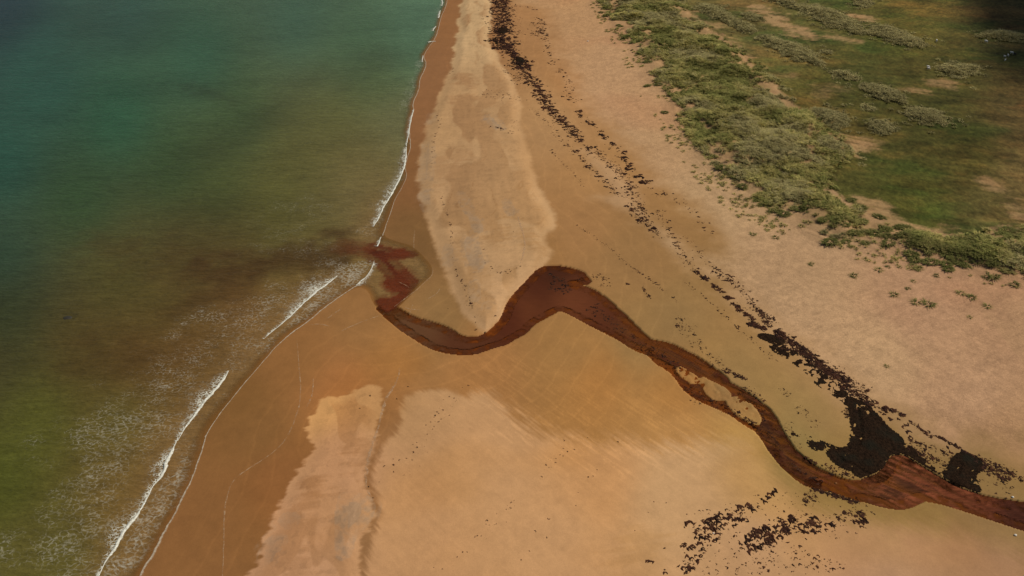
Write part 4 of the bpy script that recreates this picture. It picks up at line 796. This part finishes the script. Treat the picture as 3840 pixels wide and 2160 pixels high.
# lone tussocks on the open sand
LONE = [("F 1480,588", .8, 'upper left tussock of the scattered ones on the open sand'), ("F 1550,567", .5, 'tiny tussock right of the upper left one on open sand'), ("F 1790,578", .7, 'sparse tussock on sand below the dune fringe gap'), ("F 1290,633", .8, 'leftmost pale tussock alone on the open sand'),
        ("F 1740,675", .5, 'small dark tussock midway on the open sand'), ("F 1915,632", .6, 'small round tussock below the dune fringe'), ("F 1595,775", .8, 'dark compact tussock left of the middle pair on sand'), ("F 1700,730", .5, 'tiny flat tussock above the middle pair on sand'),
        ("F 1760,835", .9, 'left and narrower tussock of the middle pair on sand'), ("F 1855,848", 1.15, 'largest lone tussock on the sand, right of the middle pair'), ("F 2100,765", .8, 'long faint tussock at right on the sand, upper of two'), ("F 2180,797", .9, 'tussock beside the long faint one at right on sand'),
        ("F 2300,865", .75, 'flat tussock lowest on the right of the open sand'), ("F 2345,640", 1.2, 'tall dark tussock near the right edge below the dune'), ("F 2290,645", .7, 'small tussock just left of the tall dark one'), ("F 2505,700", .95, 'dark tussock near the right photo edge on sand'),
        ("F 2165,945", .45, 'tiny dark sprig far down the right sand'), ("F 970,545", .6, 'lone tussock on sand left, under the dune fringe'), ("F 700,345", .7, 'dark sprig at the left of the dune fringe foot'), ("F 530,320", .7, 'leftmost sprig cluster at the dune fringe foot'), ("F 1540,1315", .4, 'single sprig low on the sand above the kelp band')]
for k, (p, s_, lab) in enumerate(LONE):
    q = GZ(T(p))[0]; o = obj('marram_tussock', TUFT[(0, 2)[k % 2]], None); o.location = (q[0], q[1], zat(q[0], q[1])); o.scale = (s_*1.5, s_*1.5, s_); o.rotation_euler = (0, 0, random.uniform(0, 6.28)); tag(o, lab, 'grass tussock', 'lone tussocks on the sand')
MND = T("F 560,65 612,95 685,145 760,165 1355,225 1480,190 1540,285 1630,270 1690,275 1450,315 1540,335 1670,330 1720,320 2015,355 1780,360 1850,385 1920,405 1720,470 1990,470 2080,450 1870,530 1990,550 2005,585 2110,550 1750,515 1110,380 1230,375 1380,385 1550,390 1300,310 880,130 940,110 1060,210 1150,210 1200,180 1270,60 1340,120 1230,250 2210,480 2480,490 2340,420 2300,390 2370,380 2420,400 2200,360 2150,370 2420,330 2520,300 2540,430 2370,460 2150,400 2560,330 2450,290 2260,350 2500,350 C 1480,40 C 2000,230")[:-2]
MND = np.vstack([MND, T("B 1960,20 2010,60 2100,70 2005,120 1960,95 2060,150 2090,190 2180,140 2110,200 2150,280 2200,320 2260,400 2310,470 2420,560 2390,640 2310,650 2500,720 2540,760 2440,850 2490,560 2450,520 2560,900 2400,300 2480,380")])
MND = np.vstack([MND, T("C 20,810 30,860 60,900 120,930 140,860 200,700 240,700 90,700 50,710 180,1050 120,1100 230,1180 300,1270 340,1310 450,1410 400,1340 520,1340 280,1000 660,1400 740,1380 880,1030 780,1060 420,900 470,780 560,790 600,740 380,650 340,600 320,520 90,260 40,280 120,300")])
mq = GZ(MND); mitems = []
for k, q in enumerate(mq):
    s_ = random.uniform(.85, 1.5); o = obj('marram_mound', BUSH[k % 3], None); o.location = (q[0], q[1], zat(q[0], q[1])-.05); o.scale = (s_*random.uniform(1, 1.6), s_, s_*random.uniform(.7, 1.1)); o.rotation_euler = (0, 0, random.gauss(0, .4))
    tag(o, None, 'grass mound', 'bushy mounds on the dune face'); mitems.append((o, ('large' if s_ > 1.25 else 'medium' if s_ > 1.02 else 'small', 'near dune fringe' if k < 55 else 'far dune edge' if k < 79 else 'dune belt'), q[0]))
order_labels(mitems, lambda n, k: '%s %s dark green marram mound from the left in the %s' % (n, k[0], k[1]))
def rand_in(poly, n):
    lo, hi = poly.min(0), poly.max(0); a = []
    tot = 0
    while tot < n:
        c = lo+RNG.random((n*2, 2))*(hi-lo); c = c[inside(c, poly)]; a.append(c); tot += len(c)
    return np.vstack(a)[:n]
for k, me_ in enumerate(TUFT):      # one real tussock of each kind seeds the scatter
    q = GZ(T(("C 300,900", "C 500,700", "C 150,800", "C 700,1150")[k]))[0]; o = obj('marram_tussock', me_, None); o.location = (q[0], q[1], zat(q[0], q[1])); o.name = 'marram_tussock_seed_%d' % k
    tag(o, ('green tussock inside the dense dune belt', 'green tussock high on the dune belt', 'dark tussock near the dune belt sea edge', 'pale tussock near the dune belt meadow edge')[k], 'grass tussock')
dp = rand_in(DUNE, 40000); ds = sdf(dp, DUNE, 30); dn = fbm(dp[:, 0]/7, dp[:, 1]/7, 151, 4); dbare = np.zeros(len(dp))
for q, k in BARE: dbare = np.maximum(dbare, k*ss(-1, 1.5, sdf(dp, q, 6)))
for q in PATHS: dbare = np.maximum(dbare, .9*ss(1.0, .5, ldist(dp, q, 4)))
dmd = sdf(dp, MEADOW, 30)
prob = np.clip(ss(-2, 16, ds+(dn-.5)*22), .05, 1)*(.35+.65*ss(.36, .52, dn+.15*ss(8, 20, ds)))*(1-dbare)*(1-.85*ss(4, 12, dmd)); prob *= .85
ok = RNG.random(len(dp)) < prob; dp = dp[ok]; dn = dn[ok]; ds = ds[ok]; kk = fbm(dp[:, 0]/11, dp[:, 1]/11, 157, 3)+RNG.normal(0, .06, len(dp))
cls = np.where(kk > .6, 2, np.where(kk < .43, 3, np.where(RNG.random(len(dp)) < .5, 0, 1)))
dist = np.hypot(dp[:, 0], dp[:, 1]); order = np.argsort(dist)
titems = []; near = np.zeros(len(dp), bool); near[order[:150]] = True
for i in np.where(near)[0]:
    o = obj('marram_tussock', TUFT[cls[i]], None); s_ = random.uniform(.8, 1.5); o.location = (dp[i, 0], dp[i, 1], zat(dp[i, 0], dp[i, 1])); o.scale = (s_, s_, s_); o.rotation_euler = (0, 0, random.uniform(0, 6.28))
    tag(o, None, 'grass tussock', 'tussocks of the near dune fringe'); titems.append((o, ('large' if s_ > 1.25 else 'medium' if s_ > 1.02 else 'small', ('green', 'green', 'dark', 'pale')[cls[i]]), dp[i, 0]))
order_labels(titems, lambda n, k: '%s %s %s marram tussock from the left in the near dune fringe' % (n, k[0], k[1]))
for k, lab in enumerate(('mid green marram grass covering the dune belt', 'green marram grass filling the dune belt', 'dark green marram grass patches in the dune belt', 'pale dry marram grass patches in the dune belt')):
    sel = (cls == k) & ~near; n = sel.sum()
    scatter('marram_grass', dp[sel], RNG.uniform(.8, 1.6, n), np.clip(dn[sel]+RNG.normal(0, .15, n), 0, 1), 'marram_tussock_seed_%d' % k, lab, 'marram grass')
for k in range(4): bpy.data.objects['marram_tussock_seed_%d' % k].name = 'marram_tussock'
RL = ['long pale marram belt nearest the dune top left of the meadow', 'long marram belt slanting across the upper meadow', 'broad pale marram ridge at the top edge of the meadow', 'pale marram ridge ending in the far cloud-dimmed meadow', 'small marram clump patch mid meadow', 'green marram island in the centre of the meadow', 'dark green marram island right of the meadow centre', 'tiny marram patch below the central island',
      'marram patch below the dark green island', 'marram patch bulging from the dune belt into the meadow', 'rounded marram patch beside the sandy path', 'marram patch by the two white sheep', 'dim marram patch under the cloud shadow at right', 'small marram tuft patch right of the long belt', 'small marram patch at the top edge by the sand scarp', 'small green marram patch beside the pale sandy hollow']
for k, poly in enumerate(REEDS):
    ar = abs(np.sum(poly[:, 0]*np.roll(poly[:, 1], -1)-np.roll(poly[:, 0], -1)*poly[:, 1]))/2; n = int(min(2600, ar/.42))
    pts = rand_in(poly, n); e = sdf(pts, poly, 6); pts = pts[(e+(fbm(pts[:, 0]/3, pts[:, 1]/3, 171, 3)-.5)*7) > .2]
    pts = np.vstack([pts, pts[:len(pts)//5]+RNG.normal(0, 2.8, (len(pts)//5, 2))])
    if k == 0:
        o = obj('tall_marram', REED[0], None); o.location = (*pts[0], zat(*pts[0])); o.name = 'tall_marram_seed'; tag(o, 'single tall pale marram tuft in the belt nearest the dune', 'grass tussock')
    scatter('marram_patch', pts, RNG.uniform(.8, 1.4, len(pts)), RNG.random(len(pts))*(.6 if k in (5, 6, 8, 9) else 1.0), 'tall_marram_seed', RL[k], 'marram patch')
bpy.data.objects['tall_marram_seed'].name = 'tall_marram'

fr = rand_in(chaikin(GP("W 1440,-60 1480,0 1520,80 1570,150 1600,230 1650,290 1680,370 1750,450 1830,530 1920,580 2050,640 2200,660 2400,700 2600,740 2600,640 2400,640 2250,610 2100,580 1960,530 1850,460 1780,400 1730,330 1700,260 1650,180 1600,120 1540,60 1500,-60"), 1, True), 2600)
fr = fr[RNG.random(len(fr)) < ss(.42, .68, fbm(fr[:, 0]/6, fr[:, 1]/6, 181, 4))*.8*ss(-16, 0, sdf(fr, DUNE, 30))]
bpy.data.objects['marram_tussock'].name = 'marram_sprig_seed'
scatter('marram_sprigs', fr, RNG.uniform(.35, .8, len(fr)), RNG.random(len(fr)), 'marram_sprig_seed', 'sparse marram sprigs on the sand along the dune foot', 'marram grass'); bpy.data.objects['marram_sprig_seed'].name = 'marram_tussock'

# ------------------------------------------------------------------ sheep
def sheep_mesh():
    V = [(0, 0, .62), (.28, 0, .64), (.48, 0, .7), (.62, 0, .86), (.76, 0, .84), (-.3, 0, .63), (-.46, 0, .6)]; E = [(0, 1), (1, 2), (2, 3), (3, 4), (0, 5), (5, 6)]
    Rr = [.27, .27, .2, .11, .065, .27, .15]
    for bx, par in ((.32, 1), (-.32, 5)):
        for sy in (-1, 1):
            k = len(V); V += [(bx, sy*.13, .42), (bx+(.02 if par == 1 else -.05), sy*.14, .22), (bx, sy*.14, .02)]; E += [(par, k), (k, k+1), (k+1, k+2)]; Rr += [.085, .045, .04]
    me = bpy.data.meshes.new('sheep'); me.from_pydata(V, E, []); o = bpy.data.objects.new('tmp', me); COL.objects.link(o)
    md = o.modifiers.new('s', 'SKIN'); sd = o.modifiers.new('u', 'SUBSURF'); sd.levels = 2; sd.render_levels = 2
    for v, r_ in zip(me.skin_vertices[0].data, Rr): v.radius = (r_, r_)
    me.skin_vertices[0].data[0].use_root = True
    dg = bpy.context.evaluated_depsgraph_get(); new = bpy.data.meshes.new_from_object(o.evaluated_get(dg)); bpy.data.objects.remove(o); new.name = 'sheep'; return new
m_wool, nt, bs_, out = newmat('wool'); tc = nd(nt, 'ShaderNodeTexCoord').outputs['Object']; nn = noise(nt, tc, 9, 4); nt.links.new(mixc(nt, nn, lin((205, 192, 172)), lin((238, 230, 214))), bs_.inputs['Base Color']); bs_.inputs['Roughness'].default_value = .95; bump(nt, nn, .5, .03, bs_)
m_dark, nt, bs_, out = newmat('dark_wool'); tc = nd(nt, 'ShaderNodeTexCoord').outputs['Object']; nt.links.new(mixc(nt, noise(nt, tc, 9, 4), (.008, .007, .006), (.03, .024, .02)), bs_.inputs['Base Color']); bs_.inputs['Roughness'].default_value = .95
sh = sheep_mesh(); sh.materials.append(m_wool); shd = sh.copy(); shd.materials.clear(); shd.materials.append(m_dark)
for p in sh.polygons: p.use_smooth = True
for (zx, zy, ang, sc, dk, lab) in ((260, 1003, 2.7, 1.0, 0, 'upper sheep of the white pair grazing by the marram patch'), (268, 1042, 2.8, 1.0, 0, 'lower sheep of the white pair grazing by the marram patch'), (455, 368, 1.2, .95, 0, 'lone white sheep with a dark shadow, far left of the flock'),
        (1655, 390, 2.6, 1.1, 0, 'white sheep standing alone on the brown turf in mid meadow'), (2275, 665, 2.6, 1.1, 0, 'largest white sheep of the right edge group'), (2185, 717, 1.5, .85, 0, 'middle white lamb of the right edge group'), (2108, 740, 2.9, .8, 0, 'left lamb of the right edge group'), (2108, 830, .6, .8, 0, 'lowest lamb of the right edge group'), (2345, 695, 2.4, 1.0, 1, 'black sheep beside the white ewe at the right edge')):
    q = GZ(np.array([(3440+zx/6.44, 100+zy/6.44)]))[0]; o = obj('sheep', shd if dk else sh, None); o.location = (q[0], q[1], zat(q[0], q[1])); o.rotation_euler = (0, 0, ang); o.scale = (sc,)*3; tag(o, lab, 'sheep', 'sheep grazing in the meadow')
# ------------------------------------------------------------------ pale stones, dark rock in the shallows
V_, F_ = ico(2)
def stone(name, p, r, col, lab, flat=.6, z=None):
    q = GZ(T(p))[0]; D = V_*(1+.5*(fbm(V_[:, 0]*1.5+q[0], V_[:, 1]*1.5+V_[:, 2]+q[1], 3, 3)-.5))[:, None]*np.array([r, r*.75, r*flat]); o = obj(name, mesh_from(name, D, F_, True), col)
    o.location = (q[0], q[1], (zat(q[0], q[1])+r*flat*.4) if z is None else z); tag(o, lab, 'stone')
m_st, nt, bs_, out = newmat('pale_stone'); tc = nd(nt, 'ShaderNodeTexCoord').outputs['Object']; nt.links.new(mixc(nt, noise(nt, tc, 5, 4), lin((190, 175, 150)), lin((228, 220, 205))), bs_.inputs['Base Color']); bs_.inputs['Roughness'].default_value = .8
m_rk, nt, bs_, out = newmat('weedy_rock'); tc = nd(nt, 'ShaderNodeTexCoord').outputs['Object']; nt.links.new(mixc(nt, noise(nt, tc, 3, 4), lin((34, 30, 20)), lin((54, 48, 30))), bs_.inputs['Base Color']); bs_.inputs['Roughness'].default_value = .7
for p, r, lab in (("I 1157,750", .2, 'white stone lying in the brown stream'), ("I 2510,1142", .24, 'white stone on the sand at the lower right edge'), ("I 232,1127", .16, 'white stone among the kelp scatter'), ("B 1860,312", .35, 'far pale stone on the upper beach'), ("I 2490,855", .22, 'pale stone by the stream at the right edge'), ("I 130,67", .16, 'pale stone in the braided stream')): stone('pale_stone', p, r, m_st, lab)
stone('weedy_rock', "D 512,948", 1.1, m_rk, 'dark weedy rock awash in the olive shallows', .25, -.16)
